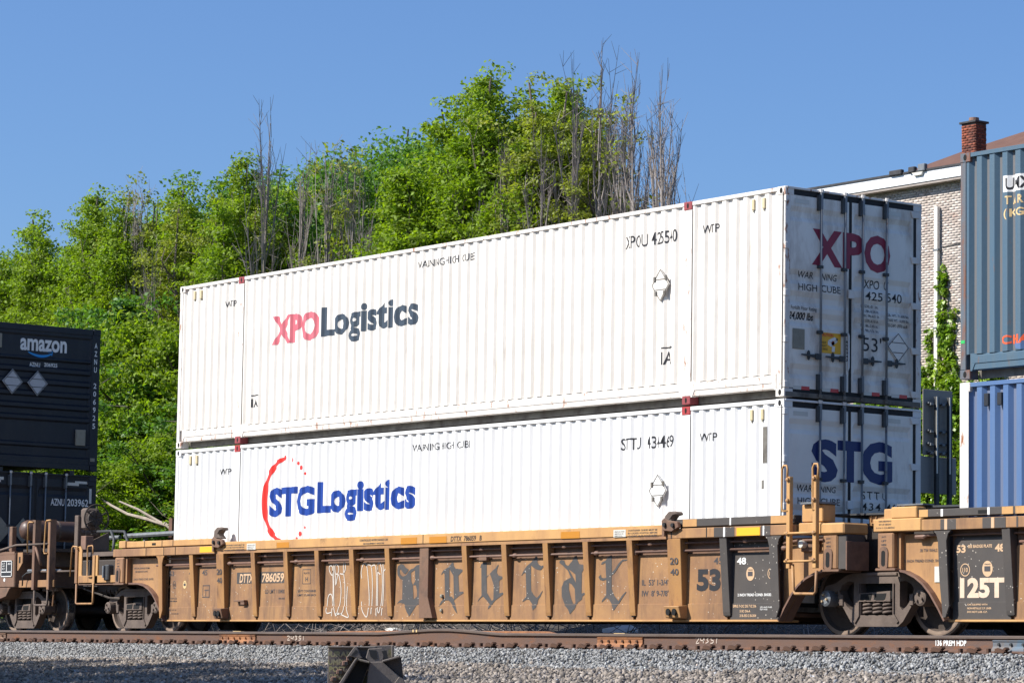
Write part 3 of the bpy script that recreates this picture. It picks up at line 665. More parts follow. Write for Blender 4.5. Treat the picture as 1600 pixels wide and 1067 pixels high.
ring.append(stroke([(cx+ra*math.cos(a), cz+ra*math.sin(a)) for a in angs], wd))
for x, z, rr in ((3.80, 2.89, .042), (3.96, 2.83, .034), (4.09, 2.75, .042), (4.18, 2.65, .024), (4.20, 1.75, .024), (4.10, 1.645, .045), (3.96, 1.57, .028), (3.58, 2.935, .045)):
    ring.append(([(x+rr*math.cos(k*math.pi/5), z+rr*math.sin(k*math.pi/5)) for k in range(10)], [tuple(range(10))]))
lay(merge(*ring), lambda x, z: (x, PL(x), z), 'broken_ring_logo', red_ink, tL, PL.x, 0)
for (a, b, c, d) in ((15.70, 15.80, 2.35, 2.85), (15.66, 15.74, 2.0, 2.12)):
    lay(fit(RECT, a, b, c, d), lambda x, z: (x, PL(x), z), 'scuff_mark', MATS['grimy_underframe'], tL, PL.x, 0)
surfL, RL, dL = tank_doors(tL, L53, 0, ZB, H53, door_new, white_new)
end_text(tL, surfL, RL, 'S', (0.475, 0.965, 2.11, 2.70), blue_ink2, 0.05)
end_text(tL, surfL, RL, 'T', (0.96, 1.44, 2.13, 2.70), blue_ink2, 0.05)
end_text(tL, surfL, RL, 'G', (1.41, 2.00, 2.12, 2.72), blue_ink2, 0.05)
end_text(tL, surfL, RL, 'WAR', (0.225, 0.52, 1.965, 2.06), ink, 0.005)
end_text(tL, surfL, RL, 'NING', (0.66, 0.95, 1.97, 2.055), ink, 0.005)
end_text(tL, surfL, RL, 'HIGH', (0.225, 0.56, 1.79, 1.885), ink, 0.005)
end_text(tL, surfL, RL, 'CUBE', (0.65, 1.01, 1.795, 1.89), ink, 0.005)
end_text(tL, surfL, RL, 'STT', (1.44, 1.78, 1.91, 2.02), ink, 0.005, spacing=1.3)
end_text(tL, surfL, RL, 'U', (1.84, 1.92, 1.91, 2.01), ink, 0.005)
end_text(tL, surfL, RL, '434', (1.42, 1.78, 1.755, 1.86), ink, 0.005, spacing=1.2)
end_text(tL, surfL, RL, '469', (1.88, 2.18, 1.755, 1.86), ink, 0.005)

# ---- dark containers on the left car
tA, PA = container('navy container with a white word and blue curved arrow, upper one at the left', 'navy containers on the left car', -7.5-L53, L53, 3.25, 2.885,
                   navy, navy, navy, navy, forty=True, locks=False)
XA = -7.5
ZTA = 3.25+2.885
rib = [(3.36, 0.0), (3.49, 0.0), (3.52, -0.04), (3.68, -0.04), (3.71, 0.0), (3.76, 0.0), (3.79, -0.035), (4.20, -0.035), (4.24, 0.0)]
for k in range(5):
    z = 4.24+0.242*k
    rib += [(z+0.06, 0.0), (z+0.10, -0.045), (z+0.20, -0.045), (z+0.235, 0.0)]
rib += [(5.47, 0.0), (5.50, -0.02), (5.90, -0.02), (5.94, 0.0), (6.02, 0.0)]
RA = Prof(rib)
mb = MB(); vs = []
for z, r in rib: vs += [(XA-0.02, 0.12, z), (XA-0.02+r, 0.17, z), (XA-0.02+r, 2.36, z), (XA-0.02, 2.41, z)]
fs = []
for i in range(len(rib)-1):
    for k in range(3): fs.append((4*i+k, 4*i+k+1, 4*i+k+5, 4*i+k+4))
mb.poly(vs, fs).build('end_panel', navy, tA)
MB().box(XA-0.06, XA-0.004, 0.1, 2.42, 6.0, 6.125).build('end_header', navy, tA, 0.006)
MB().box(XA-0.06, XA-0.004, 0.1, 2.42, 3.27, 3.38).build('end_sill', navy, tA, 0.006)
MB().box(XA-0.05, XA-0.002, 2.405, 2.55, 3.37, 6.02).build('end_post', navy, tA, 0.006)
MB().box(XA-0.3, XA-0.05, 0.4, 0.5, 3.16, 3.25).build('twist_lock', darksteel, tA); MB().box(XA-0.3, XA-0.05, 2.0, 2.1, 3.16, 3.25).build('twist_lock', darksteel, tA)
surfA = lambda y, z: (XA-0.02+RA(z), y, z)
def endA(s, y0, y1, z0, z1, m, bold=0.0): return lay(fit(text_shape(s, bold), y0, y1, z0, z1), surfA, 'lettering', m, tA, RA.x, 1, 0.003, (1, 0, 0))
endA('amazon', 0.79, 1.84, 5.60, 5.845, white_ink, 0.03)
sm = smooth_pts([(0.97, 5.655-0.05), (1.10, 5.56), (1.25, 5.535), (1.40, 5.555), (1.50, 5.60)], 5)
sm = [(y, z-0.03) for y, z in sm]
lay(merge(stroke(sm, [0.008+0.045*math.sin(math.pi*min(1, i/(len(sm)-1)*1.0)*0.9+0.15) for i in range(len(sm))]),
          stroke([(1.42, 5.60), (1.52, 5.61), (1.50, 5.53)], 0.022)), surfA, 'smile_logo', smile_ink, tA, RA.x, 1, 0.003, (1, 0, 0))
endA('AZNU', 1.02, 1.26, 5.285, 5.375, white_ink, 0.02); endA('206925', 1.35, 1.65, 5.305, 5.385, white_ink, 0.02)
for i, ch in enumerate('AZNU 206925'):
    if ch != ' ':
        z = 5.80-0.163*i
        lay(fit(text_shape(ch, 0.02), 2.455, 2.52, z-0.055, z+0.055), lambda y, z: (XA-0.002, y, z), 'lettering', white_ink, tA, (), 1, 0.003, (1, 0, 0))
for y in (0.62, 1.18):
    z = 4.955
    p_ = MB().prism([(y, z+.25), (y+.225, z), (y, z-.25), (y-.225, z)], 'x', XA-0.004, XA+0.01).build('placard_holder', placard_grey, tA)
    for a, b in (((-.14, .08), (.14, .08)), ((-.15, -.08), (.15, -.08)), ((0, .23), (.2, 0)), ((0, -.23), (-.2, 0)), ((.2, 0), (0, -.23)), ((-.2, 0), (0, .23))):
        lay(stroke([(y+a[0], z+a[1]), (y+b[0], z+b[1])], 0.014), lambda y, z: (XA+0.01, y, z), 'placard_edge', darksteel, p_, (), 0, 0.002, (1, 0, 0))
MB().box(XA-0.04, XA+0.012, 2.09, 2.30, 3.76, 4.08).build('document_plate', tanplate, tA, 0.004)
MB().box(XA-0.04, XA+0.008, 0.29, 0.36, 5.62, 5.90).build('document_plate', tanplate, tA, 0.004)
MB().box(XA-0.002, XA+0.006, 2.43, 2.53, 3.45, 3.52).build('data_plate', tanplate, tA)

tB, PB = container('navy container whose end doors have four grey locking rods, low on the left car', 'navy containers on the left car', -7.5-L53, L53, 0.27, 2.896,
                   navy, navy, navy, navy, forty=True, locks=False)
surfB, RB, dB = tank_doors(tB, -7.5, 0, 0.27, 2.896, navy, navy)
end_text(tB, surfB, RB, 'AZNU', (1.53, 1.84, 2.53, 2.67), white_ink, 0.02)
end_text(tB, surfB, RB, '203962', (1.90, 2.38, 2.53, 2.68), white_ink, 0.02)
for (a, b, c, d) in ((2.10, 2.41, 2.99, 3.04), (2.43, 2.485, 2.60, 2.90), (0.24, 0.50, 2.99, 3.05)):
    lay(fit(RECT, a, b, c, d), surfB, 'reflector', pale_refl, tB, (), 1, 0.006, (1, 0, 0))
for y in (0.45, 0.95):
    z = 2.0
    MB().prism([(y, z+.25), (y+.23, z), (y, z-.25), (y-.23, z)], 'x', -7.49, -7.478).build('placard_holder', tanplate, tB)

# ---- blue containers on the right car
XR = 19.505
tC, PC = container('rusty slate blue container with a white code panel, on top of the right car', 'blue containers on the right car', XR, 12.19, 3.26, 2.91,
                   slate_blue, slate_blue, slate_blue, slate_blue, forty=False, pitch=0.225, flat=0.085, slope=0.05, depth=0.05, locks=False, m_post=slate_rust, m_recess=slate_grey)
side_text(tC, PC, 'UMXU', (20.29, 20.78, 5.615, 5.77), ink, 0.03)
lay(fit(RECT, 20.25, 21.6, 5.59, 5.80), lambda x, z: (x, PC(x), z), 'code_panel', white_ink, tC, PC.x, 0, 0.0015)
side_text(tC, PC, '283946', (20.85, 21.5, 5.615, 5.77), ink, 0.03)
side_text(tC, PC, 'TARE', (20.28, 20.66, 5.43, 5.54), ochre_ink, 0.02, spacing=1.3)
side_text(tC, PC, '(KG)', (20.26, 20.66, 5.24, 5.375), ochre_ink, 0.02, spacing=1.3)
side_text(tC, PC, 'CHASSIS', (20.22, 21.0, 3.66, 3.775), orange_ink, 0.03)
lay(flat_shape([[(20.40, 3.66), (20.42, 3.60), (20.55, 3.585), (20.85, 3.59), (20.9, 3.66), (20.7, 3.70), (20.5, 3.69)]]), lambda x, z: (x, PC(x), z), 'paint_patch', MATS['cornflower_container_paint'], tC, PC.x, 0, 0.002)
lay(fit(RECT, 19.52, 19.59, 3.72, 3.76), lambda x, z: (x, -0.001, z), 'green_sticker', mat('green_tape', (0.02, 0.45, 0.10)), tC, (), 0, 0.003)
tD, PD = container('cornflower blue container with a rusting white corner post, in the well of the right car', 'blue containers on the right car', XR, 12.19, 0.32, 2.896,
                   pale_blue, pale_blue, pale_blue, rusty_white, forty=False, tall_sill=False, pitch=0.23, flat=0.085, slope=0.05, depth=0.05, locks=False, m_post=rusty_white, m_recess=pale_grey_blue)
MB().box(19.508, 19.66, -0.006, 0.0, 0.44, 3.21).build('post_face', rusty_white, tD)
for x in (19.93, 20.16):
    MB().box(x, x+0.08, -0.01, 0.04, 2.90, 3.06).build('vent_cover', navy, tD, 0.006)
# ---------------------------------------------------------------- rail trucks (bogies)
YC = 1.2955
def wheelset(t, x, r, side_y, m_w):
    for s_ in (-1, 1):
        yi = YC+s_*0.755           # back of the wheel's tread
        o = s_
        prof = [(0.09, o*0.16), (0.14, o*0.15), (0.16, o*0.10), (r*0.50, o*0.055), (r*0.80, o*0.045), (r*0.86, o*0.10), (r*0.965, o*0.10), (r, o*0.085), (r+0.008, o*-0.02), (r+0.028, o*-0.035), (r+0.02, o*-0.05), (r*0.86, o*-0.05), (r*0.80, o*0.015), (r*0.5, o*0.02), (0.09, o*-0.05)]
        w = MB().lathe(prof, (x, yi, r), 'y', 44).build('wheel', wheel_plate, t, smooth=False)
        MB().lathe([(r*0.852, o*0.101), (r*0.93, o*0.104), (r*0.962, o*0.101)], (x, yi, r), 'y', 44).build('rim', m_w, w)
        MB().lathe([(0.0, o*0.165), (0.085, o*0.162), (0.135, o*0.150), (0.15, o*0.12)], (x, yi, r), 'y', 24).build('hub', m_w, w)
        MB().lathe([(r*0.968, o*0.0995), (r+0.002, o*0.085), (r+0.010, o*-0.02), (r+0.005, o*-0.021), (r*0.95, o*0.09)], (x, yi, r), 'y', 44).build('tread', MATS['worn_bright_steel'], w)
    MB().cyl((x, YC-0.95, r), (x, YC+0.95, r), 0.085, 14).build('axle', truck_dark, t, smooth=True)
def rail_truck(xc, hb, r, label, m=truck_mat, grey_cap=False, big=True):
    t = thing('rail_truck', (xc, YC, 0), label, 'rail truck', 'trucks under the freight cars')
    for sx in (-1, 1): wheelset(t, xc+sx*hb, r, 0, wheel_mat)
    k = hb/0.91; zr = r
    for sy in (-1, 1):
        ya, yb = (0.20, 0.34) if sy < 0 else (2*YC-0.34, 2*YC-0.20)
        def quad(pts, a=ya, b=yb, name=None, bev=0.008):
            return MB().prism([(xc+p*k, z) for p, z in pts], 'y', a, b)
        d = zr-0.50
        half = [(0.42, .845), (0.60, .805), (0.80, .71), (0.98, .675), (1.02, .63), (1.02, .44), (0.96, .44), (0.95, .60), (0.76, .60), (0.74, .45), (0.66, .40), (0.50, .20), (0.40, .135)]
        outer = half+[(-p, z) for p, z in reversed(half)]
        wins = [[(-.31, .70), (.31, .70), (.31, .285), (-.31, .285)]]
        for s_ in (-1, 1): wins.append([(s_*p, z) for p, z in [(.44, .72), (.54, .735), (.66, .685), (.72, .61), (.68, .52), (.57, .40), (.49, .35), (.44, .40)]])
        fr = MB()
        sc_ = lambda pl: [(xc+p*k, z+d) for p, z in pl]
        vs_, fs_ = flat_shape([sc_(outer)], [sc_(w_) for w_ in wins])
        for yy in (ya, yb): fr.poly([(x_, yy, z_) for x_, z_ in vs_], fs_)
        for pl in [outer]+wins:
            q_ = sc_(pl); n_ = len(q_)
            fr.poly([(x_, ya, z_) for x_, z_ in q_]+[(x_, yb, z_) for x_, z_ in q_], [(i_, i_+n_, (i_+1) % n_+n_, (i_+1) % n_) for i_ in range(n_)])
        f = fr.build('side_frame', m, t)
        MB().box(xc-.40*k, xc+.40*k, ya-0.02, ya+0.02, .80+d, .84+d).build('frame_lip', m, f, 0.006)
        for s_ in (-1, 1): MB().prism([(xc+s_*p*k, z+d) for p, z in ((.32, .70), (.345, .70), (.345, .30), (.43, .20), (.40, .17), (.32, .27))], 'y', ya-0.02, ya+0.01).build('frame_rib', m, f, 0.004)
        for cx_ in (-0.19, 0.0, 0.19):
            MB().coil((xc+cx_*k, ya+0.055, 0.285+d), 0.078*k, 0.019, 4, 0.20, 6, 12).build('spring', m, f, smooth=True)
        MB().prism([(xc-.31*k, .57+d), (xc+.29*k, .60+d), (xc+.29*k, .46+d), (xc-.31*k, .46+d)], 'y', ya-0.03, ya-0.012).build('bolster_end', m, f, 0.004)
        for a_, b_ in ((-.27, -.05), (-.01, .22)):
            MB().prism([(xc+a_*k, .56+d), (xc+b_*k, .57+d), (xc+(b_-.03)*k, .48+d), (xc+(a_-.01)*k, .48+d)], 'y', ya-0.034, ya-0.029).build('bolster_pocket', hole, f)
        MB().box(xc-.3*k, xc+.3*k, ya+0.10, yb, .27+d, .70+d).build('spring_recess_dark', hole, f)  # near-black block in place of the dark recess behind the springs
        for s_ in (-1, 1):
            xb = xc+s_*hb
            yo = ya if sy < 0 else yb
            cap = MB().lathe([(0.0, sy*0.10), (0.075, sy*0.10), (0.105, sy*0.085), (0.112, sy*0.02), (0.112, sy*-0.08)], (xb, yo, zr+0.005), 'y', 22).build('bearing_cap', galv if (grey_cap and s_ < 0) else m, t)
            for q_ in range(3):
                a_ = math.pi/2+q_*2*math.pi/3+0.3
                MB().lathe([(0.0, sy*0.125), (0.016, sy*0.125), (0.020, sy*0.10)], (xb+0.052*math.cos(a_), yo, zr+0.005+0.052*math.sin(a_)), 'y', 6).build('cap_bolt', gold_bolt if (grey_cap and s_ < 0) else m, cap)
            MB().box(xb-0.11*k, xb+0.11*k, ya+0.02, yb-0.02, zr+0.07, zr+0.115).build('bearing_adapter', m, t, 0.004)
            if sy < 0:
                MB().box(xb-s_*0.27, xb-s_*0.20, ya-0.02, ya+0.02, zr-0.09, zr+0.06).build('brake_lug', m, f, 0.006)
    MB().box(xc-0.18, xc+0.18, 0.34, 2*YC-0.34, 0.50, 0.78).build('bolster', truck_dark, t, 0.01)
    for s_ in (-1, 1):
        MB().prism([(xc+s_*0.36, 0.30), (xc+s_*0.48, 0.34), (xc+s_*0.46, 0.50), (xc+s_*0.38, 0.50)], 'y', 0.36, 2*YC-0.36).build('brake_beam', truck_dark, t)
    return t
rail_truck(17.775, 0.90, 0.495, 'shared truck with a grey bolted cap between the middle and right cars', grey_cap=True)
rail_truck(-1.63, 0.86, 0.435, 'truck under the left end of the middle yellow car')
rail_truck(-5.87, 0.86, 0.425, 'truck under the brown left car, beside the hanging step')
rail_truck(19.39+15.9, 0.90, 0.495, 'truck under the far end of the right car, past the frame')

# ---------------------------------------------------------------- well cars
Ychord, Ysheet = -0.20, -0.06
def rib(t, x, w, style, m, zt=1.345):
    if style == 'plain':
        MB().prism([(-0.185, zt), (Ysheet+0.01, zt), (Ysheet+0.01, 0.27), (-0.095, 0.27), (-0.105, 0.32)], 'x', x, x+w).build('rib', m, t, 0.004)
        o = MB().prism([(x+0.004, 0.30), (x+w-0.004, 0.30), (x+w-0.02, 0.262), (x+0.03, 0.262)], 'y', -0.094, Ysheet).build('rib_foot', hole, t)
    elif style == 'wide':
        MB().prism([(-0.20, zt), (Ysheet+0.01, zt), (Ysheet+0.01, 0.20), (-0.115, 0.26), (-0.15, 0.42)], 'x', x, x+w).build('rib', m, t, 0.006)
    elif style == 'centre':
        MB().prism([(x, zt), (x+w, zt), (x+w, 0.56), (x+w+0.13, 0.24), (x-0.01+0.02, 0.24), (x, 0.56)], 'y', -0.165, Ysheet).build('rib', brown_car, t, 0.004)
    elif style == 'flare_l' or style == 'flare_r':
        fl = [(x-0.09, zt), (x+w+0.09, zt), (x+w+0.03, zt-0.05), (x+w, zt-0.14), (x+w+0.05, 0.38), (x+w-0.01, 0.24), (x+0.09, 0.24), (x+0.03, 0.70), (x, zt-0.14), (x-0.03, zt-0.05)]
        MB().prism(fl, 'y', -0.19, -0.165).build('rib', m, t, 0.003)
        MB().prism([(-0.165, zt), (Ysheet, zt), (Ysheet, 0.25), (-0.165, 0.25)], 'x', x+w*0.4, x+w*0.4+0.03).build('rib_web', m, t)

def bracket_holes(t, x, w, m):
    b = MB().prism([(-0.24, 0.40), (Ysheet, 0.42), (Ysheet, 0.22), (-0.20, 0.24)], 'x', x-0.01, x+w+0.03).build('jacking_bracket', m, t, 0.006)
    for k in (0.30, 0.75):
        MB().prism([(x+w*k+0.045*math.cos(i*math.pi/5), 0.32+0.05*math.sin(i*math.pi/5)) for i in range(10)], 'y', -0.246, -0.21).build('bracket_hole', hole, b)

def arch_pts(x0, s_):
    return [(x0-s_*a, z) for a, z in ((0.05, 0.19), (0.16, 0.35), (0.31, 0.54), (0.44, 0.66), (0.58, 0.745), (0.75, 0.81), (0.95, 0.845), (1.28, 0.85))]

def well_car(label, XL, XRt, ribs, dark_spans, left_end=True, right_end=True, group='yellow well cars'):
    """XL, XRt: outer ends of the level bottom sill"""
    t = thing('well_car', (XL, YC, 0), label, 'rail car', group)
    eL, eR = XL-1.30 if left_end else XL, XRt+1.0 if right_end else XRt
    # sheets between the ribs: one panel per bay, lower edge band and recessed top
    xs = [XL]+[x+w/2 for x, w, s_ in ribs if XL+0.2 < x+w/2 < XRt-0.2]+[XRt]
    for i in range(len(xs)-1):
        a, b = xs[i], xs[i+1]
        dark = any(d0 <= (a+b)/2 <= d1 for d0, d1 in dark_spans)
        m = black_car if dark else panel_car
        aa, bb = a+0.055, b-0.03
        zt_ = 1.245 if (dark and XL > 18) else 1.135
        p_ = MB().prism([(aa, 0.43), (bb, 0.43), (bb, zt_-0.035), (bb-0.03, zt_), (aa+0.03, zt_), (aa, zt_-0.035)], 'y', Ysheet, Ysheet+0.012).build('side_sheet', m, t, 0.003)
        MB().box(aa-0.012, bb+0.012, Ysheet-0.012, Ysheet+0.01, 0.215, 0.437).build('lower_sheet', m, t, 0.003)
        MB().box(aa+0.02, bb, Ysheet+0.02, Ysheet+0.03, 1.19, 1.30).build('upper_sheet', brown_car if not dark else black_car, t, 0.003)
    MB().box(XL, XRt, Ysheet+0.03, Ysheet+0.045, 0.20, 1.42).build('inner_wall', brown_car, t)
    MB().box(XL-0.02, XRt+0.02, Ysheet-0.03, 0.25, 0.185, 0.215).build('bottom_sill', yellow_edge, t, 0.006)
    MB().box(XL+0.1, XRt-0.1, 0.25, 2*YC-0.1, 0.26, 0.31).build('well_floor', brown_car, t)
    for k in range(5): MB().box(XL+1+k*(XRt-XL-2)/4-0.3, XL+1+k*(XRt-XL-2)/4+0.3, 0.2, 2*YC-0.2, 0.20, 0.26).build('floor_beam', brown_car, t)
    MB().box(XL-0.8, XRt+0.8, 2*YC-Ysheet-0.03, 2*YC-Ysheet+0.02, 0.2, 1.40).build('far_side_sheet', brown_car, t)
    MB().box(XL-1.0, XRt+0.9, 2*YC-0.02, 2*YC+0.2, 1.40, 1.54).build('far_top_chord', yellow_car, t)
    for x, w, st in ribs:
        dark = any(d0 <= x+w/2 <= d1 for d0, d1 in dark_spans)
        rib(t, x, w, st, black_car if dark else rib_paint)
    # pipes running through the ribs, in lengths with couplings
    for z, y, rr in ((1.285, -0.105, 0.014), (1.175, -0.115, 0.019)):
        x = XL-0.05
        k = 0
        pl = [xx for xx, ww, s_ in ribs]+[XRt]
        seg_ = MB().tube([((XL-0.35) if (z > 1.2 or XL < 18) else XL+1.25, y, z), (XRt-0.05, y, z+0.0)], rr, 8).build('brake_pipe', pipe_mat, t, smooth=True)
        for xx in pl[:-1]:
            if xx > XL+0.3:
                k += 1
                if k % 2 == (1 if z > 1.2 else 0):
                    c_ = xx+0.35+0.2*math.sin(k*3.1)
                    MB().tube([(c_-0.05, y, z), (c_-0.02, y, z), (c_+0.02, y, z), (c_+0.05, y, z)], [rr*1.1, rr*1.9, rr*1.9, rr*1.1], 8).build('pipe_coupling', pipe_mat, seg_)
    return t

def chord(t, x0, x1, z0, z1, y, m, name='top_chord'):
    return MB().box(x0, x1, y, 0.02-0.05, z0, z1).build(name, m, t, 0.008)
def patches(t, lst, z0, z1, y):
    for a, b, m in lst: MB().box(a, b, y-0.003, y, z0+0.004, z1-0.004).build('paint_block' if m is not yellow_stk else 'reflective_sticker', m, t)

def end_post(t, x0, x1, m):
    """jacking post with a rounded slot"""
    p_ = MB().box(x0, x1, -0.20, 0.16, 0.87, 1.335).build('jack_post', m, t, 0.02)
    MB().box(x0-0.02, x1+0.05, -0.215, 0.20, 0.84, 0.872).build('post_foot', brown_car, p_, 0.006)
    xm = (x0+x1)/2-0.02; r_ = 0.042
    def oval(r_, h): return [(xm+r_*math.cos(a), 1.0+(h if math.sin(a) > 0 else -h)+r_*math.sin(a)) for a in [k*math.pi/7+0.001 for k in range(14)]]
    MB().prism(oval(0.085, 0.075), 'y', -0.214, -0.199).build('slot_plate', brown_car, p_, 0.004)
    MB().prism(oval(0.038, 0.065), 'y', -0.2155, -0.205).build('slot', hole, p_)
    for i, s in enumerate(('JACK', 'LIFT', 'HERE')):
        lay(fit(text_shape(s, 0.02), xm-0.045, xm+0.045, 1.265-0.05*i, 1.29-0.05*i), lambda x, z: (x, -0.2, z), 'lettering', inkfade, p_)
    return p_

def arch_sheet(t, pts, s_, zt, m, xe):
    """side sheet over the wheel with a curved lower edge and its flange"""
    out = pts+[(xe, pts[-1][1]), (xe, zt), (pts[0][0]+s_*0.0, zt)]
    MB().prism(out, 'y', Ysheet+0.004, Ysheet+0.02).build('arch_sheet', m, t)
    n = len(pts); v = []; f = []
    th = 0.028
    for i, (x, z) in enumerate(pts):
        a = Vector(pts[max(i-1, 0)]); b = Vector(pts[min(i+1, n-1)]); d = (b-a).normalized(); nn = Vector((-d.y, d.x))*s_
        x2, z2 = x-nn.x*th, z-nn.y*th
        v += [(x, -0.15, z), (x, Ysheet+0.16, z), (x2, Ysheet+0.16, z2), (x2, -0.15, z2)]
    for i in range(n-1):
        for k in range(4): f.append((4*i+k, 4*i+(k+1) % 4, 4*(i+1)+(k+1) % 4, 4*(i+1)+k))
    f += [(0, 1, 2, 3), (4*n-1, 4*n-2, 4*n-3, 4*n-4)]
    MB().poly(v, f).build('arch_flange', pipe_mat, t)

# ---- the middle car
ribs1 = [(-0.19, 0.13, 'flare_l'), (0.85, 0.125, 'plain'), (1.78, 0.235, 'wide'), (2.87, 0.125, 'plain'), (3.89, 0.125, 'plain'), (4.84, 0.125, 'plain'),
         (5.86, 0.125, 'plain'), (6.88, 0.125, 'plain'), (7.83, 0.24, 'centre'), (8.97, 0.125, 'plain'), (9.99, 0.125, 'plain'), (11.02, 0.125, 'plain'),
         (11.98, 0.125, 'plain'), (13.00, 0.125, 'plain'), (13.93, 0.29, 'wide'), (15.04, 0.15, 'plain'), (16.08, 0.17, 'flare_r')]
car1 = well_car('yellow brown well car with dark spray-painted blackletter word, carrying the two white containers', -0.02, 16.19, ribs1, [(15.0, 16.3)])
bracket_holes(car1, 1.78, 0.235, brown_car); bracket_holes(car1, 13.93, 0.29, yellow_car)
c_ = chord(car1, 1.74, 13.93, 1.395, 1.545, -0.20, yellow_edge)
MB().box(7.96, 7.975, -0.203, -0.20, 1.40, 1.54).build('weld_seam', black, c_)
MB().box(1.74, 13.93, -0.185, -0.05, 1.345, 1.393).build('chord_lip', yellow_car, car1)
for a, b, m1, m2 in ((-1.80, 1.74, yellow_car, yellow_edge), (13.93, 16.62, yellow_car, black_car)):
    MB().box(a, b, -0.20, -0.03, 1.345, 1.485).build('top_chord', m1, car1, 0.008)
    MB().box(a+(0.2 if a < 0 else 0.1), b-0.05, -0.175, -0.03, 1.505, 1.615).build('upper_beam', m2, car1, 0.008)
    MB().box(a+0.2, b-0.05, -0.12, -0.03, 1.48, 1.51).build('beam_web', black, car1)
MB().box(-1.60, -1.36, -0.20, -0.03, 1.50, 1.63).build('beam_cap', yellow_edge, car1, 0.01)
for x in (-0.73, -0.11, 0.27): MB().box(x, x+0.018, -0.178, -0.175, 1.507, 1.613).build('black_stripe', black, car1)
for x in (-0.62, 0.0, 0.40): MB().box(x, x+0.018, -0.203, -0.20, 1.347, 1.483).build('black_stripe', black, car1)
MB().box(-0.45, -0.32, -0.179, -0.12, 1.535, 1.575).build('notch', hole, car1)
MB().box(1.24, 1.72, -0.204, -0.20, 1.375, 1.475).build('reflective_sticker', yellow_stk, car1)
for a, b in ((3.72, 4.10), (7.36, 7.80), (8.14, 8.60), (11.49, 11.94)):
    MB().box(a, b, -0.2035, -0.20, 1.40 if a > 5 else 1.41, 1.50).build('amber_reflector', amber_stk, car1)
patches(car1, [(14.95, 15.38, black_car), (15.93, 16.12, black_car)], 1.345, 1.485, -0.20)
MB().box(15.43, 15.91, -0.206, -0.20, 1.355, 1.465).build('reflective_sticker', yellow_stk, car1)
patches(car1, [(15.15, 15.19, white_ink), (15.97, 16.0, white_ink)], 1.345, 1.485, -0.2035)
patches(car1, [(14.25, 14.55, yellow_edge), (15.25, 15.28, white_ink), (16.1, 16.5, yellow_edge)], 1.505, 1.615, -0.175)
for a in (14.02, 14.78): MB().box(a, a+0.02, -0.203, -0.20, 1.347, 1.483).build('black_stripe', black, car1)
# hooks that fold over the chord (container guides)
for gx in (1.84, 14.0):
    g_ = MB().prism([(gx-0.10, 1.46), (gx-0.13, 1.60), (gx-0.06, 1.64), (gx+0.02, 1.60), (gx+0.22, 1.58), (gx+0.25, 1.50), (gx+0.10, 1.44)], 'y', -0.26, -0.20).build('guide_bracket', brown_car, car1, 0.008)
    MB().lathe([(0.0, -0.03), (0.03, -0.03), (0.035, 0.01)], (gx-0.04, -0.26, 1.54), 'y', 10).build('pivot', black, g_)
    MB().lathe([(0.0, -0.03), (0.03, -0.03), (0.035, 0.01)], (gx+0.14, -0.26, 1.53), 'y', 10).build('pivot', black, g_)
    zo = 0.0 if gx < 5 else -0.07
    hk = MB().prism([(gx-0.10, 1.60+zo), (gx-0.08, 1.74+zo), (gx+0.0, 1.80+zo), (gx+0.16, 1.795+zo), (gx+0.19, 1.75+zo), (gx+0.10, 1.735+zo), (gx+0.04, 1.68+zo), (gx+0.14, 1.60+zo)], 'y', -0.24, -0.10).build('guide_hook', truck_mat, car1, 0.015)
    MB().box(gx-0.12, gx-0.07, -0.25, -0.2, 1.38, 1.56).build('hook_link', brown_car, g_)
# left end
pl_ = arch_pts(-0.02, 1)
arch_sheet(car1, pl_, 1, 1.31, yellow_car, -1.36)
end_post(car1, -1.73, -1.42, yellow_car)
MB().box(-1.42, -1.36, -0.15, 0.1, 0.86, 1.33).build('post_web', yellow_car, car1)
MB().box(-3.38, -1.73, -0.03, 0.02, 0.87, 1.03).build('end_sill', yellow_car, car1, 0.006)
MB().box(-3.36, -1.30, -0.03, 2*YC, 0.86, 0.90).build('end_platform', brown_car, car1)
MB().box(-2.2, 0.0, 0.35, 2*YC-0.35, 0.93, 1.33).build('body_bolster', truck_dark, car1, 0.02)
MB().box(-4.1, -2.0, 0.95, 1.65, 0.72, 1.05).build('draft_sill', truck_dark, car1, 0.02)
# corner steps and grab irons
def loop(t, pts, r, m, name='grab_iron'): return MB().tube(pts, r, 8).build(name, m, t, smooth=True)
loop(car1, [(-3.66, -0.05, 1.02), (-3.61, -0.05, 1.55), (-3.57, -0.05, 1.58), (-3.42, -0.05, 1.57), (-3.40, -0.05, 1.52)], 0.014, MATS['sunlit_ochre_car_paint'])
MB().prism([(-3.50, 0.90), (-3.50, 1.56), (-3.34, 1.58), (-3.28, 1.50), (-3.28, 1.05), (-3.22, 0.98), (-3.22, 0.90)], 'y', -0.02, 0.0).build('corner_plate', yellow_edge, car1)
MB().box(-3.50, -3.41, -0.045, -0.02, 0.89, 1.56).build('corner_angle', yellow_car, car1, 0.004)
loop(car1, [(-2.80, -0.06, 1.42), (-2.80, -0.06, 1.56), (-2.83, -0.06, 1.58), (-2.98, -0.06, 1.57), (-3.0, -0.06, 1.53), (-2.99, -0.06, 1.02), (-2.82, -0.06, 1.0)], 0.014, MATS['sunlit_ochre_car_paint'])
MB().box(-2.83, -2.74, -0.05, 0.0, 0.87, 1.40).build('corner_angle', yellow_car, car1, 0.004)
MB().box(-2.74, -2.66, -0.03, 0.0, 0.90, 1.40).build('corner_plate', yellow_edge, car1)
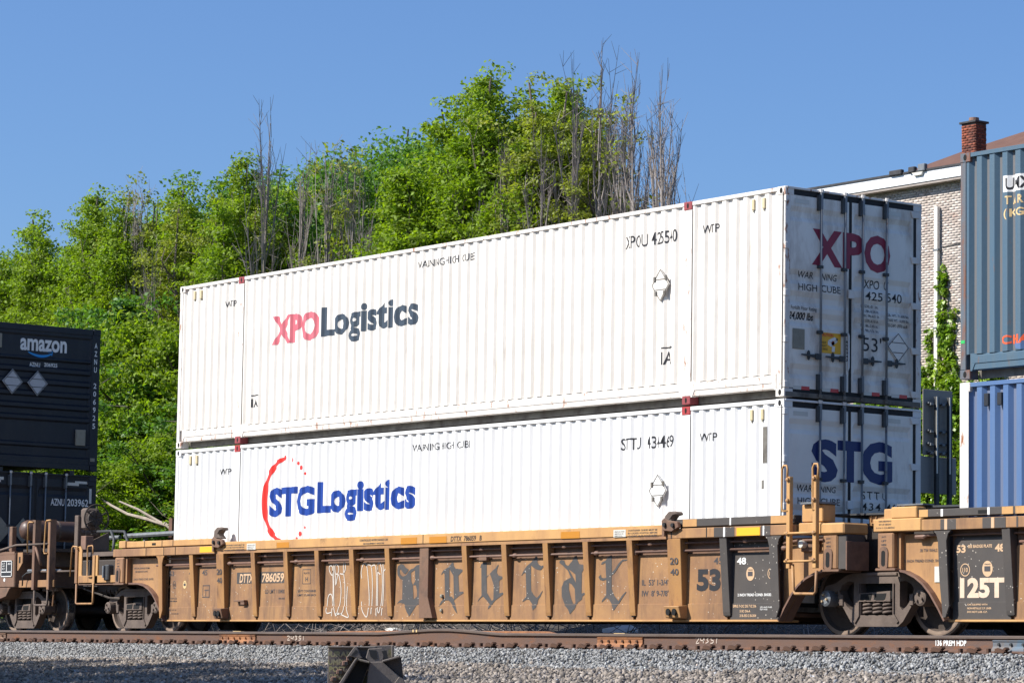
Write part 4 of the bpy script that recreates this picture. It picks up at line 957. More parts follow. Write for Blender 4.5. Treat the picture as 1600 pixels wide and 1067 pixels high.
loop(car1, [(-3.42, -0.04, 0.88), (-3.42, -0.04, 0.53), (-3.38, -0.04, 0.51), (-2.81, -0.04, 0.51), (-2.78, -0.04, 0.54), (-2.78, -0.04, 0.88)], 0.020, yellow_car, 'stirrup_step')
MB().tube([(-3.4, 0.1, 0.80), (-2.5, 0.15, 0.62), (-2.2, 0.2, 0.60)], 0.02, 6).build('brake_rod', truck_dark, car1)
MB().box(-2.35, -2.18, -0.08, 0.05, 0.93, 1.22).build('air_valve', darksteel, car1, 0.02)
MB().tube([(-2.32, -0.09, 0.98), (-2.32, -0.09, 1.20)], 0.03, 8).build('valve_body', galv, car1)
for k in range(6): MB().tube([(-2.9+0.14*k, 0.3, 0.78), (-2.83+0.14*k, 0.3, 0.60)], 0.012, 4).build('brake_link', truck_dark, car1)
# right end
pr_ = arch_pts(16.19, -1)
arch_sheet(car1, pr_, -1, 1.31, yellow_car, 17.15)
end_post(car1, 17.15, 17.44, yellow_car)
MB().box(17.13, 17.60, -0.23, 0.22, 1.335, 1.485).build('post_cap', yellow_edge, car1, 0.02)
MB().box(17.44, 17.60, -0.18, 0.16, 0.87, 1.33).build('post_web', black_car, car1, 0.01)
MB().box(17.605, 17.63, -0.20, 0.20, 0.86, 1.24).build('post_flange', pipe_mat, car1, 0.004)
MB().box(16.66, 17.10, -0.18, 0.1, 1.34, 1.50).build('ladder_panel', yellow_edge, car1, 0.012)
MB().box(16.68, 17.09, -0.14, 0.1, 1.51, 1.745).build('ladder_panel', yellow_edge, car1, 0.012)
MB().box(16.72, 17.12, -0.20, 0.12, 1.75, 1.775).build('platform_edge', galv, car1)
MB().prism([(16.75, 0.2), (18.0, 0.35), (17.9, 2.4), (16.4, 2.4)], 'z', 1.605, 1.63).build('end_platform', darksteel, car1)
MB().box(17.45, 17.95, 0.35, 2.2, 1.45, 1.60).build('end_box', yellow_car, car1, 0.02)
MB().tube([(17.52, 0.345, 1.59), (17.52, 0.335, 1.50), (17.60, 0.335, 1.49), (17.62, 0.34, 1.59)], 0.012, 6).build('grab_iron', yellow_car, car1)
MB().box(16.35, 17.9, 0.40, 2.2, 0.86, 1.50).build('end_bulkhead', truck_dark, car1, 0.02)
MB().box(17.62, 18.6, 0.75, 1.85, 0.90, 1.46).build('articulation_housing', truck_dark, car1, 0.02)
for dx in (0.0, 0.52):
    x = 16.58+dx
    s_ = MB().box(x-0.035, x+0.035, -0.30, -0.235, 0.89, 2.12).build('ladder_rail', yellow_edge, car1, 0.006)
    for z in (1.0, 1.36, 1.80, 2.08): MB().lathe([(0, -0.035), (0.025, -0.025), (0.03, 0)], (x, -0.30, z), 'y', 8).build('rivet', yellow_car, s_)
    sg = -1 if dx == 0 else 1
    xo = x+(-0.03 if dx == 0 else 0.06)
    loop(car1, [(x, -0.29, 1.66), (xo-0.10+0.02, -0.30, 1.66), (xo-0.12+0.03, -0.30, 1.72), (xo-0.09, -0.30, 2.22), (xo-0.06, -0.30, 2.27), (xo, -0.30, 2.27), (xo+0.02, -0.30, 2.22), (xo, -0.29, 2.06)], 0.015, yellow_edge)
for z in (1.36, 0.985): loop(car1, [(16.53, -0.31, z), (17.15, -0.31, z)], 0.016, yellow_edge, 'rung')
loop(car1, [(16.64, -0.26, 0.95), (16.66, -0.26, 0.60), (16.69, -0.26, 0.555), (17.06, -0.26, 0.55), (17.10, -0.26, 0.58), (17.11, -0.26, 0.86)], 0.021, yellow_car, 'stirrup_step')
MB().box(16.62, 16.98, -0.10, -0.05, 1.12, 1.30).build('valve_box', brown_car, car1, 0.01)
MB().tube([(16.3, -0.12, 1.24), (16.6, -0.13, 1.27), (17.1, -0.13, 1.27)], 0.016, 6).build('brake_pipe', pipe_mat, car1)
MB().lathe([(0, -0.05), (0.05, -0.05), (0.055, 0.03)], (16.70, -0.13, 1.22), 'y', 12).build('valve_dial', pale_refl, car1)
MB().box(18.02, 18.22, 0.9, 0.92, 1.42, 1.54).build('data_tag', pale_refl, car1)
# lettering on the middle car
def ct(s, box, m, bold=0.0, y=Ysheet-0.0, shear=0.0, par=car1, spacing=1.0):
    return lay(fit(text_shape(s, bold, shear, spacing), *box), lambda x, z: (x, y, z), 'lettering', m, par)
YS = Ysheet
ct('53', (-0.0, 0.155, 0.985, 1.07), inkfade, 0.02); ct('48', (0.66, 0.83, 0.985, 1.07), inkfade, 0.02); ct('45', (1.11, 1.28, 0.985, 1.08), inkfade, 0.02)
ct('20', (1.80, 1.965, 0.985, 1.085), inkfade, 0.02, -0.187); ct('40', (1.80, 1.965, 0.84, 0.935), inkfade, 0.02, -0.177)
lay(fit(RECT, 2.26, 3.79, 0.83, 1.02), lambda x, z: (x, YS, z), 'black_panel', black_car, car1)
ct('DTTX', (2.35, 2.80, 0.845, 0.995), tan_ink, 0.03, YS-0.003, 0.15); ct('786059', (3.07, 3.76, 0.845, 1.0), tan_ink, 0.03, YS-0.003, 0.12)
ct('B', (3.82, 3.88, 0.89, 0.96), inkfade, 0.02)
ct('LD LMT 118400', (3.17, 3.80, 0.655, 0.725), inkfade, 0.01); ct('PER UNIT', (3.6, 3.80, 0.555, 0.585), inkfade, 0.01)
for b in ((4.32, 4.57, 0.805, 0.815), (4.32, 4.57, 1.04, 1.05), (4.32, 4.33, 0.81, 1.05), (4.56, 4.57, 0.81, 1.05)):
    lay(fit(RECT, *b), lambda x, z: (x, YS, z), 'plate_mark', inkfade, car1)
ct('PLATE', (4.36, 4.53, 0.97, 1.0), inkfade, 0.01); ct('H', (4.41, 4.48, 0.85, 0.92), inkfade, 0.02)
ct('20 FT CONTAINER', (4.18, 4.76, 0.67, 0.71), inkfade, 0.015); ct('LIMIT 57,500 EACH', (4.18, 4.76, 0.60, 0.64), inkfade, 0.015)
ct('TWO 20', (0.05, 0.27, 0.575, 0.60), inkfade, 0.01); ct('MAXIMUM', (0.05, 0.27, 0.53, 0.555), inkfade, 0.01); ct('SPRG 7-OC D5', (0.0, 0.28, 0.375, 0.40), inkfade, 0.01, YS-0.012); ct('LO-40 2D-SD', (0.12, 0.36, 0.31, 0.335), inkfade, 0.01, YS-0.012)
ct('IL  53\' 1-3/4"', (13.22, 13.83, 0.70, 0.785), inkfade, 0.02); ct('IW  8\' 9-7/8"', (13.22, 13.83, 0.545, 0.63), inkfade, 0.02)
ct('20', (13.99, 14.17, 0.985, 1.08), inkfade, 0.02, -0.187); ct('40', (13.99, 14.17, 0.835, 0.925), inkfade, 0.02, -0.177)
ct('53', (14.43, 14.94, 0.61, 0.92), ink, 0.05); ct('45', (14.79, 14.98, 0.98, 1.075), inkfade, 0.02)
ct('48', (15.28, 15.47, 0.97, 1.065), white_ink, 0.03); ct('53', (15.95, 16.12, 0.97, 1.065), white_ink, 0.03)
ct('2 INCH TREAD COND. SHOES', (15.30, 16.0, 0.535, 0.572), white_ink, 0.03)
ct('SPRG 7-OC D5 7 IC D6', (15.22, 15.70, 0.38, 0.42), tan_ink, 0.03, YS-0.012); ct('5 IIC D6-A', (15.36, 15.58, 0.315, 0.35), tan_ink, 0.03, YS-0.012); ct('2 B-353 2 B-354', (15.36, 15.70, 0.252, 0.288), tan_ink, 0.03, YS-0.012)
ct('22" A AND M-60B', (15.78, 16.02, 0.375, 0.395), white_ink, 0.01, YS-0.012); ct('FLEX HOSE', (15.78, 15.93, 0.345, 0.365), white_ink, 0.01, YS-0.012)
def badge(t, x, z, rx, rz, m, txt, m2, fillm=None):
    el = [(x+rx*math.cos(k*math.pi/12), z+rz*math.sin(k*math.pi/12)) for k in range(24)]
    if fillm is not None:
        lay(flat_shape([el]), lambda a, b: (a, YS, b), 'round_badge', fillm, t)
        lay(flat_shape([[(x+rx*0.8*math.cos(k*math.pi/2+0.785), z+rz*0.45*math.sin(k*math.pi/2+0.785)) for k in range(4)]]), lambda a, b: (a, YS-0.003, b), 'badge_emblem', inkfade, t)
        ct(txt, (x-rx*0.6, x+rx*0.6, z+rz*0.5, z+rz*0.65), inkfade, 0.02, YS-0.003, par=t)
    else:
        el2 = [(x+(rx-.012)*math.cos(k*math.pi/12), z+(rz-.012)*math.sin(k*math.pi/12)) for k in range(24)]
        lay(flat_shape([el], [el2]), lambda a, b: (a, YS, b), 'round_badge', m, t)
        ct(txt, (x-rx*0.55, x+rx*0.55, z-rz*0.35, z+rz*0.35), m, 0.02, YS, par=t)
badge(car1, 15.56, 0.84, 0.085, 0.095, tan_ink, 'TREAD', inkfade, tan_ink); badge(car1, 15.99, 0.84, 0.075, 0.078, tan_ink, '110', inkfade)
badge(car1, 0.53, 0.83, 0.06, 0.07, tan_ink, 'TREAD', inkfade, MATS['straw_lettering']); badge(car1, 0.17, 0.83, 0.05, 0.07, inkfade, '110', inkfade)
ct('DTTX  786059   B', (8.71, 9.52, 1.415, 1.495), ink, 0.02, -0.20, 0.12)
ct('CONTROLLED INTERCHANGE CAR', (6.2, 7.0, 1.465, 1.50), inkfade, 0.015, -0.20); ct('SEE EQUIPMENT REGISTER', (6.3, 6.9, 1.41, 1.44), inkfade, 0.015, -0.20)
for i, s in enumerate(('CONTAINER GUIDES MUST BE', 'IN LOCKED POSITION BEFORE', 'LOADING 40 FT CONTAINERS')):
    ct(s, (13.06, 13.72, 1.47-0.04*i, 1.495-0.04*i), inkfade, 0.01, -0.20); ct(s, (2.05, 2.70, 1.47-0.04*i, 1.495-0.04*i), inkfade, 0.01, -0.20)
for a in (12.73, 2.78):
    pp = MB().box(a, a+0.28, -0.2035, -0.20, 1.395, 1.50).build('warning_plate', pale_refl, car1)
    for i in range(3): ct('REMOVE ALL CONES'[0:16-3*i], (a+0.03, a+0.25-0.02*i, 1.465-0.03*i, 1.48-0.03*i), inkfade, 0.01, -0.2045)
ct('SPECIAL BRAKE BEAM', (-1.27, -0.72, 1.125, 1.155), inkfade, 0.01, YS); ct('SEE BADGE PLATE', (-1.22, -0.78, 1.065, 1.095), inkfade, 0.01); ct('2 INCH TREAD COND. SHOES', (-1.27, -0.57, 0.925, 0.96), inkfade, 0.01)
MB().box(-0.28, -0.24, -0.07, -0.06, 0.62, 0.84).build('warning_plate', pale_refl, car1)
lay(merge(fit(RECT, 1.14, 1.37, 0.80, 0.815), fit(RECT, 1.14, 1.37, 0.60, 0.615), fit(RECT, 1.14, 1.155, 0.60, 0.815), fit(RECT, 1.36, 1.375, 0.60, 0.815), fit(RECT, 1.2, 1.34, 0.72, 0.735), fit(RECT, 1.24, 1.255, 0.62, 0.72)), lambda x, z: (x, YS, z), 'weld_frame', inkfade, car1)
MB().box(2.30, 2.62, -0.14, -0.06, 0.52, 0.55).build('small_step', brown_car, car1, 0.004); MB().box(2.50, 2.62, -0.13, -0.06, 0.47, 0.52).build('small_step', brown_car, car1, 0.004)
for g in GRAF_SHAPES: lay(g, lambda x, z: (x, YS-0.012 if z < 0.437 else YS, z), 'graffiti_letter', MATS['spray_black'], car1, (0.437,), 1, 0.004)
for g in WHITE: lay(stroke(smooth_pts(g, 4), 0.018), lambda x, z: (x, YS-0.012 if z < 0.437 else YS, z), 'graffiti_stroke', MATS['spray_white'], car1, (0.437,), 1, 0.005)
for k, (x, z) in enumerate(((13.5, 1.10), (9.9, 1.08))): MB().box(x-0.55, x-0.35, -0.13, -0.07, z+0.03, z+0.12).build('pipe_clamp', brown_car, car1, 0.006)
for x in (8.33,): 
    for z in (0.58, 0.36): MB().lathe([(0, -0.05), (0.028, -0.04), (0.032, 0)], (x, YS, z), 'y', 8).build('round_lug', MATS['tan_plate'], car1)

# ---- the right car
ribs2 = [(19.30, 0.15, 'flare_l'), (20.41, 0.14, 'plain'), (21.4, 0.24, 'wide')]+[(22.5+k*1.0, 0.125, 'plain') for k in range(12)]
car2 = well_car('yellow brown well car with large pale numerals on charcoal, carrying the blue containers', 19.41, 35.6, ribs2, [(19.2, 20.55)], right_end=False)
MB().box(18.14, 35.6, -0.20, -0.03, 1.345, 1.485).build('top_chord', yellow_car, car2, 0.008)
MB().box(18.14, 19.02, -0.215, -0.03, 1.342, 1.51).build('chord_cap', yellow_edge, car2, 0.012)
MB().box(18.93, 35.6, -0.175, -0.03, 1.515, 1.615).build('upper_beam', black_car, car2, 0.008)
MB().box(18.3, 18.52, -0.18, -0.03, 1.50, 1.64).build('beam_cap', yellow_edge, car2, 0.012)
MB().box(18.46, 18.93, -0.205, -0.03, 1.512, 1.66).build('beam_cap', yellow_edge, car2, 0.012)
MB().prism([(18.5, 0.0), (20.0, 0.2), (19.4, 2.4), (18.3, 2.4)], 'z', 1.655, 1.68).build('end_platform', darksteel, car2)
MB().box(18.46, 18.94, -0.10, 0.1, 1.683, 1.70).build('platform_edge', galv, car2)
patches(car2, [(18.95, 19.11, yellow_edge), (20.41, 20.60, yellow_edge), (20.64, 20.9, yellow_edge)], 1.515, 1.615, -0.175)
patches(car2, [(19.34, 19.38, white_ink), (20.16, 20.20, white_ink)], 1.515, 1.615, -0.175)
MB().box(20.0, 20.15, -0.18, -0.12, 1.54, 1.58).build('notch', hole, car2)
patches(car2, [(19.06, 19.36, MATS['rust_tanned_panel_paint']), (19.36, 19.43, black_car), (19.48, 19.64, black_car), (19.64, 20.10, MATS['rust_tanned_panel_paint']), (20.10, 20.25, black_car), (20.31, 20.50, black_car), (20.68, 20.71, black_car)], 1.345, 1.485, -0.20)
patches(car2, [(19.43, 19.48, tan_ink), (20.25, 20.30, tan_ink)], 1.345, 1.485, -0.20)
MB().box(20.9, 21.4, -0.204, -0.2, 1.36, 1.47).build('reflective_sticker', yellow_stk, car2)
arch_sheet(car2, arch_pts(19.41, 1), 1, 1.31, yellow_car, 18.45)
end_post(car2, 18.20, 18.50, yellow_car)
MB().box(18.50, 18.56, -0.12, 0.1, 0.86, 1.33).build('post_web', yellow_car, car2)
MB().box(18.25, 19.5, 0.40, 2.2, 0.86, 1.45).build('end_bulkhead', truck_dark, car2, 0.02)
MB().tube([(18.85, -0.13, 1.27), (19.0, -0.13, 1.27), (19.05, -0.12, 1.29), (19.3, -0.105, 1.285)], [0.03, 0.035, 0.02, 0.014], 8).build('pipe_end', pipe_mat, car2)
def c2(s, box, m, bold=0.0, y=YS): return ct(s, box, m, bold, y, par=car2)
c2('53', (19.50, 19.67, 1.055, 1.155), tan_ink, 0.04); c2('48', (20.18, 20.35, 1.06, 1.16), tan_ink, 0.04)
c2('SEE BADGE PLATE', (19.71, 20.13, 1.115, 1.155), tan_ink, 0.03); c2('SPECIAL BRAKE BEAM', (19.65, 20.22, 1.195, 1.225), tan_ink, 0.02, YS+0.02)
badge(car2, 19.66, 0.84, 0.085, 0.082, tan_ink, '110', inkfade); badge(car2, 20.05, 0.85, 0.09, 0.10, tan_ink, 'TREAD', inkfade, tan_ink)
c2('125T', (19.57, 20.34, 0.485, 0.74), MATS['pale_tan_lettering'], 0.05)
for i, s in enumerate(('CAR EQUIPPED WITH', 'NON-METALLIC C.P. LINER', 'DO NOT LUB. C.P.')): c2(s, (19.71, 20.06 if i != 1 else 20.13, 0.39-0.045*i, 0.415-0.045*i), tan_ink, 0.03, YS-0.012)
c2('38 TW WHLS', (18.85, 19.16, 1.08, 1.12), inkfade, 0.01); c2('2 INCH TREAD COND. SHOES', (18.57, 19.28, 0.95, 0.985), inkfade, 0.015)
for i, s in enumerate(('SIDE BEARING', 'SET UP HEIGHT', '5-1/16 +/- 1/16 MIDDLE')): c2(s, (18.25-0.05*(i == 2), 18.48+0.06*(i == 2), 1.47-0.042*i, 1.49-0.042*i), inkfade, 0.01, -0.2155)
MB().box(19.12, 19.26, -0.068, -0.06, 0.69, 0.89).build('warning_plate', pale_refl, car2)
c2('48', (21.2, 21.38, 0.98, 1.07), inkfade, 0.02)

# ---- the left car: brown end with ladder, air tank, brake wheel
car0 = thing('rail_car', (-6.2, YC, 0), 'rust brown car end with air tank and brake wheel, under the navy containers', 'rail car')
br = MATS['brown_car_paint']
MB().box(-12.0, -5.77, -0.10, 2*YC+0.10, 0.83, 1.50).build('body', br, car0, 0.02)
MB().prism([(-12.0, 0.83), (-5.93, 0.83), (-6.10, 0.66), (-6.30, 0.62), (-12, 0.45)], 'y', -0.10, 2*YC+0.1).build('lower_body', br, car0, 0.01)
MB().box(-12.0, -5.79, -0.104, 0.2, 1.46, 1.52).build('top_chord', brown_car, car0, 0.006)
MB().box(-12.0, -6.4, -0.08, 2*YC+0.08, 1.50, 1.56).build('deck', truck_dark, car0)
pn = MB().box(-6.31, -5.86, -0.112, -0.10, 1.04, 1.35).build('data_panel', ink, car0)
lay(merge(fit(RECT, -6.31, -5.86, 1.335, 1.35), fit(RECT, -6.31, -5.86, 1.04, 1.055), fit(RECT, -6.31, -6.29, 1.04, 1.35), fit(RECT, -5.88, -5.86, 1.04, 1.35), fit(RECT, -6.09, -6.07, 1.13, 1.34), fit(RECT, -6.30, -5.87, 1.125, 1.14)), lambda x, z: (x, -0.112, z), 'panel_border', white_ink, pn)
for i in range(3): ct(('LT', 'WT', 'BLT')[i], (-6.25, -6.15, 1.28-0.05*i, 1.31-0.05*i), white_ink, 0.01, -0.112, par=car0); 
lay(fit(text_shape('A B', 0.02), -6.03, -5.92, 1.27, 1.31), lambda x, z: (x, -0.112, z), 'lettering', white_ink, car0)
MB().lathe([(0, -0.006), (0.035, -0.006), (0.036, 0)], (-6.17, -0.10, 0.98), 'y', 12).build('white_spot', white_ink, car0)
MB().box(-5.77, -5.55, -0.02, 2*YC, 0.84, 0.90).build('end_step', br, car0)
MB().prism([(-5.72, 1.50), (-5.52, 1.50), (-5.52, 1.30), (-5.68, 1.16), (-5.72, 1.16)], 'y', -0.07, -0.05).build('gusset', yellow_car, car0)
MB().box(-5.66, -5.60, -0.075, -0.06, 1.30, 1.42).build('gusset_slot', hole, car0)
MB().box(-5.65, -4.28, -0.06, -0.02, 0.83, 0.965).build('end_sill', yellow_car, car0, 0.006)
MB().box(-5.65, -4.28, -0.02, 2*YC, 0.82, 0.86).build('end_platform', truck_dark, car0)
MB().box(-5.2, -4.0, 1.0, 1.6, 0.72, 1.0).build('draft_sill', truck_dark, car0)
for x, z1, m in ((-4.96, 2.10, br), (-4.36, 2.10, yellow_car)):
    MB().box(x-0.065, x+0.0, -0.13, -0.07, 0.78, z1).build('ladder_rail', m, car0, 0.005)
    MB().box(x+0.0, x+0.03, -0.13, 0.0, 0.78, z1).build('ladder_rail', MATS['brown_car_paint'], car0)
loop(car0, [(-5.20, -0.14, 1.48), (-5.20, -0.14, 2.04), (-5.16, -0.14, 2.07), (-5.0, -0.14, 2.06)], 0.015, yellow_edge)
loop(car0, [(-4.40, -0.14, 1.46), (-4.52, -0.14, 1.46), (-4.54, -0.14, 1.50), (-4.50, -0.14, 2.04), (-4.46, -0.14, 2.08), (-4.3, -0.14, 2.08)], 0.015, yellow_edge)
loop(car0, [(-4.95, -0.10, 0.80), (-4.95, -0.10, 0.52), (-4.90, -0.10, 0.49), (-4.45, -0.10, 0.49), (-4.42, -0.10, 0.52), (-4.42, -0.10, 0.80)], 0.02, truck_mat, 'stirrup_step')
loop(car0, [(-6.6, -0.12, 1.52), (-5.85, -0.12, 1.62), (-5.7, -0.12, 1.64), (-4.4, -0.12, 1.64)], 0.022, MATS['dusty_brown_cast_iron'], 'handrail')
loop(car0, [(-4.95, -0.1, 1.60), (-4.72, -0.1, 1.25)], 0.03, br, 'brace')
loop(car0, [(-5.4, -0.12, 0.86), (-5.35, -0.14, 1.04), (-5.2, -0.14, 1.10), (-5.0, -0.12, 1.11)], 0.014, darksteel, 'air_hose')
tk = MB().lathe([(0.0, 0.0), (0.09, 0.015), (0.16, 0.06), (0.195, 0.14), (0.20, 0.2), (0.20, 1.55), (0.16, 1.68), (0.0, 1.75)], (-6.15, 0.20, 1.955), 'y', 28).build('air_tank', MATS['brown_tank'], car0, smooth=True)
for y in (0.45, 0.95, 1.5): MB().lathe([(0.201, 0), (0.206, 0), (0.206, 0.04), (0.201, 0.04)], (-6.15, y, 1.955), 'y', 28).build('tank_band', truck_mat, tk)
MB().box(-6.42, -6.30, 0.1, 0.2, 1.5, 2.02).build('tank_bracket', br, car0, 0.01)
MB().box(-6.2, -4.9, 0.3, 2.3, 1.52, 1.58).build('brake_step', truck_dark, car0)
MB().prism([(1.0, 1.60), (1.75, 1.95), (1.75, 1.60)], 'x', -5.45, -5.42).build('bulkhead_gusset', MATS['dusty_brown_cast_iron'], car0)
MB().box(-5.47, -5.44, 0.15, 1.6, 1.25, 1.60).build('bulkhead', MATS['dusty_brown_cast_iron'], car0)
MB().box(-5.5, -5.36, 1.02, 1.10, 1.55, 2.25).build('brake_stand', MATS['dusty_brown_cast_iron'], car0, 0.01)
bx, by, bz = -5.05, 1.25, 2.19
bw = MB()
ringp = [(bx, by+0.265*math.cos(k*math.pi/16), bz+0.265*math.sin(k*math.pi/16)) for k in range(33)]
bw.tube(ringp, 0.016, 8, cap=False)
for k in range(6):
    a = k*math.pi/3+0.5; bw.tube([(bx-0.03, by, bz), (bx, by+0.26*math.cos(a), bz+0.26*math.sin(a))], [0.022, 0.012], 6)
bwh = bw.build('brake_wheel', truck_dark, car0, smooth=True)
MB().lathe([(0.0, 0.02), (0.12, 0.015), (0.155, 0.0), (0.155, -0.05), (0.0, -0.05)], (bx-0.03, by, bz), 'x', 24).build('wheel_hub', truck_dark, bwh)
MB().box(bx-0.35, bx-0.1, by-0.17, by+0.13, bz-0.22, bz+0.20).build('brake_gearbox', MATS['dusty_brown_cast_iron'], car0, 0.04)
for k in range(7): MB().tube([(bx-0.1+0.02*math.sin(k*2), by-0.05, bz-0.24-k*0.06), (bx-0.1-0.02*math.sin(k*2), by-0.02, bz-0.29-k*0.06)], 0.018, 5).build('chain_link', truck_dark, car0)
MB().box(bx-0.2, bx+0.0, by-0.22, by-0.05, 1.55, 1.85).build('brake_bracket', MATS['pale_rust'], car0, 0.01)
loop(car0, [(-4.9, 1.2, 1.93), (-4.2, 1.1, 1.92), (-3.9, 1.0, 1.75), (-3.75, 0.9, 1.50)], 0.028, darksteel, 'brake_hose')
loop(car0, [(-4.5, 1.3, 1.93), (-3.95, 1.25, 1.91), (-3.65, 1.15, 1.72), (-3.5, 1.0, 1.50)], 0.028, darksteel, 'brake_hose')
MB().box(-4.9, -3.2, 0.9, 1.7, 0.72, 0.98).build('coupler', truck_dark, car0, 0.04)
MB().box(-4.4, -2.6, 0.6, 2.1, 1.42, 1.50).build('cross_walk', truck_mat, car0)
MB().box(-4.4, -3.0, 0.6, 2.0, 1.0, 1.35).build('cushion_box', truck_dark, car0, 0.02)
loop(car0, [(-4.9, 0.0, 1.13), (-3.5, 0.05, 1.12)], 0.02, truck_mat, 'cut_lever')
loop(car0, [(-5.4, 0.0, 1.15), (-4.2, 0.05, 1.14)], 0.028, galv, 'cut_lever')
MB().tube([(-4.6, 0.1, 0.80), (-4.55, 0.1, 0.70), (-4.58, 0.1, 0.48)], 0.016, 6).build('brake_hanger', yellow_car, car0)
MB().box(-5.0, -4.4, 0.1, 0.2, 0.76, 0.86).build('step_bracket', truck_mat, car0, 0.01)
# ---------------------------------------------------------------- ground
def gz(x, y):
    """ground height"""
    if y < -5.1: z = -0.455+0.05*(y+5.1)
    elif y < -4.1: z = -0.265-0.19*(-4.1-y)
    elif y < -1.3: z = -0.265
    elif y < -0.3: z = -0.265+0.04*(y+1.3)
    elif y < 2.9: z = -0.225
    elif y < 4.0: z = -0.225-0.06*(y-2.9)
    elif y < 8: z = -0.29+0.16*(y-4.0)
    elif y < 16: z = 0.35+0.09*(y-8)
    elif y < 60: z = 1.07+0.02*(y-16)
    else: z = 1.95+0.01*(y-60)
    return z
ys = [-400, -120, -60, -30, -20, -16, -13, -10, -8, -6.6, -5.8, -5.1, -4.8, -4.45, -4.1, -3.6, -2.7, -1.3, -0.3, 0.05, 1.0, 2.0, 2.9, 3.4, 4.0, 5, 6, 7, 8, 9, 10, 12, 14, 16, 20, 26, 36, 60, 120, 400]
xs = [-500, -200, -100, -60]+list(range(-50, 61, 2))+[80, 120, 250, 500]
mb = MB()
for y in ys:
    for x in xs:
        z = max(gz(x, y), -2.2)
        a = 0.03 if y < 4 else 0.12
        if abs(x) < 70 and -25 < y < 30: z += a*mnoise.noise((x*0.7, y*0.9, 0))
        mb.v.append((x, y, z))
nx = len(xs)
for j in range(len(ys)-1):
    for i in range(nx-1): mb.f.append((j*nx+i, j*nx+i+1, (j+1)*nx+i+1, (j+1)*nx+i))
g = struct(mb, 'ground', ground_mat)
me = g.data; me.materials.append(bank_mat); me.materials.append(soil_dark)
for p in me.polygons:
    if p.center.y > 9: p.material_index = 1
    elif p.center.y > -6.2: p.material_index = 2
# ---------------------------------------------------------------- the track
def rail_profile(top=0.0, base=-0.186):
    h = top
    return [(-0.0375, h-0.006), (-0.030, h), (0.030, h), (0.0375, h-0.006), (0.0375, h-0.032), (0.010, h-0.046), (0.009, base+0.035), (0.076, base+0.014), (0.076, base), (-0.076, base), (-0.076, base+0.014), (-0.009, base+0.035), (-0.010, h-0.046), (-0.0375, h-0.032)]
def bump_z(x):
    pts = [(-60, 0), (11.6, 0), (12.3, 0.03), (12.83, 0.052), (13.3, 0.055), (13.8, 0.035), (14.4, 0.0), (80, 0)]
    return float(np.interp(x, [p[0] for p in pts], [p[1] for p in pts]))
def make_rail(y, x0, x1, label, bumpy=False, zr=0.0):
    t = thing('steel_rail', (x0, y, 0), label, 'rail', 'rails of the track')
    st = [x0]+[x for x in np.arange(11.4, 14.8, 0.17)]+[x1] if bumpy else [x0, x1]
    st = [float(s) for s in st]
    mb = MB(); n = 14
    for x in st:
        for (dy, z) in rail_profile(bump_z(x) if bumpy else 0.0): mb.v.append((x, y+dy, z+zr))
    for i in range(len(st)-1):
        for k in range(n): mb.f.append((i*n+k, i*n+(k+1) % n, (i+1)*n+(k+1) % n, (i+1)*n+k))
    mb.f += [tuple(range(n)), tuple(range((len(st)-1)*n, len(st)*n))]
    r = mb.build('rail_section', rail_mat, t)
    r.data.materials.append(rail_head)
    for p in r.data.polygons:
        if p.center.z > zr-0.034: p.material_index = 1
    return t
YT = 0.545; YR = -3.46; ZR = -0.03
make_rail(YT, -45, 45, 'rail under the near wheels of the train'); make_rail(YT+1.51, -45, 45, 'rail under the far wheels of the train, in the shade')
rn = make_rail(YR, -45, 45, 'nearest rusty rail running the whole width below the train, with chalk marks and bolted joints', True, ZR)
rf = make_rail(YR+1.51, -45, 45, 'far rail of the empty track, hidden behind the nearest rail', zr=ZR)
for (a, b, m, hm) in ((7.34, 8.36, joint_mat, joint_mat), (16.53, 17.44, joint_mat, spike_mat), (23.49, 24.6, rail_blue, rail_blue), (-0.5, 0.45, brown_car, spike_mat)):
    j = MB().prism([(YR-0.012, ZR-0.045), (YR-0.042, ZR-0.052), (YR-0.030, ZR-0.075), (YR-0.030, ZR-0.118), (YR-0.055, ZR-0.150), (YR-0.06, ZR-0.172), (YR-0.012, ZR-0.160)], 'x', a, b).build('joint_bar', m, rn, 0.003)
    for k in range(6):
        x = a+0.1+(b-a-0.2)*k/5
        MB().lathe([(0, -0.022), (0.017, -0.022), (0.019, 0)], (x, YR-0.030, ZR-0.095), 'y', 6).build('bolt', hm if m is not rail_blue else darksteel, j)
    if m is joint_mat:
        MB().box((a+b)/2-0.12, (a+b)/2+0.10, YR-0.03, YR+0.03, ZR+0.001, ZR+0.007).build('head_weld', MATS['straw_lettering'], rn)
def rt_text(s, x0, x1, z0, z1, m, bold=0.0):
    return lay(fit(text_shape(s, bold), x0, x1, z0, z1), lambda x, z: (x, YR-0.0105, z), 'lettering', m, rn)
rt_text('136 PREM HDP', 22.59, 23.07, -0.145, -0.078, white_ink, 0.03)
def digits(x0, z0, w, h, s):
    D = {'2': [(0, .8), (.3, 1), (.8, .8), (.1, 0), (.9, .05)], '4': [(.1, 1), (.05, .5), (.9, .5), (.8, .9), (.7, 0)], '3': [(.1, 1), (.8, .9), (.4, .6), (.8, .3), (.1, 0)],
         '5': [(.9, 1), (.3, .95), (.3, .55), (.8, .45), (.7, .1), (.1, 0)], '1': [(.5, 1), (.4, 0)]}
    for i, ch in enumerate(s):
        lay(stroke(smooth_pts([(x0+(i+a*0.85)*w, z0+b*h) for a, b in D[ch]], 3), 0.013), lambda x, z: (x, YR-0.0115, z), 'chalk_mark', chalk, rn)
digits(18.45, -0.140, 0.09, 0.072, '24351'); digits(9.21, -0.150, 0.10, 0.06, '24351')
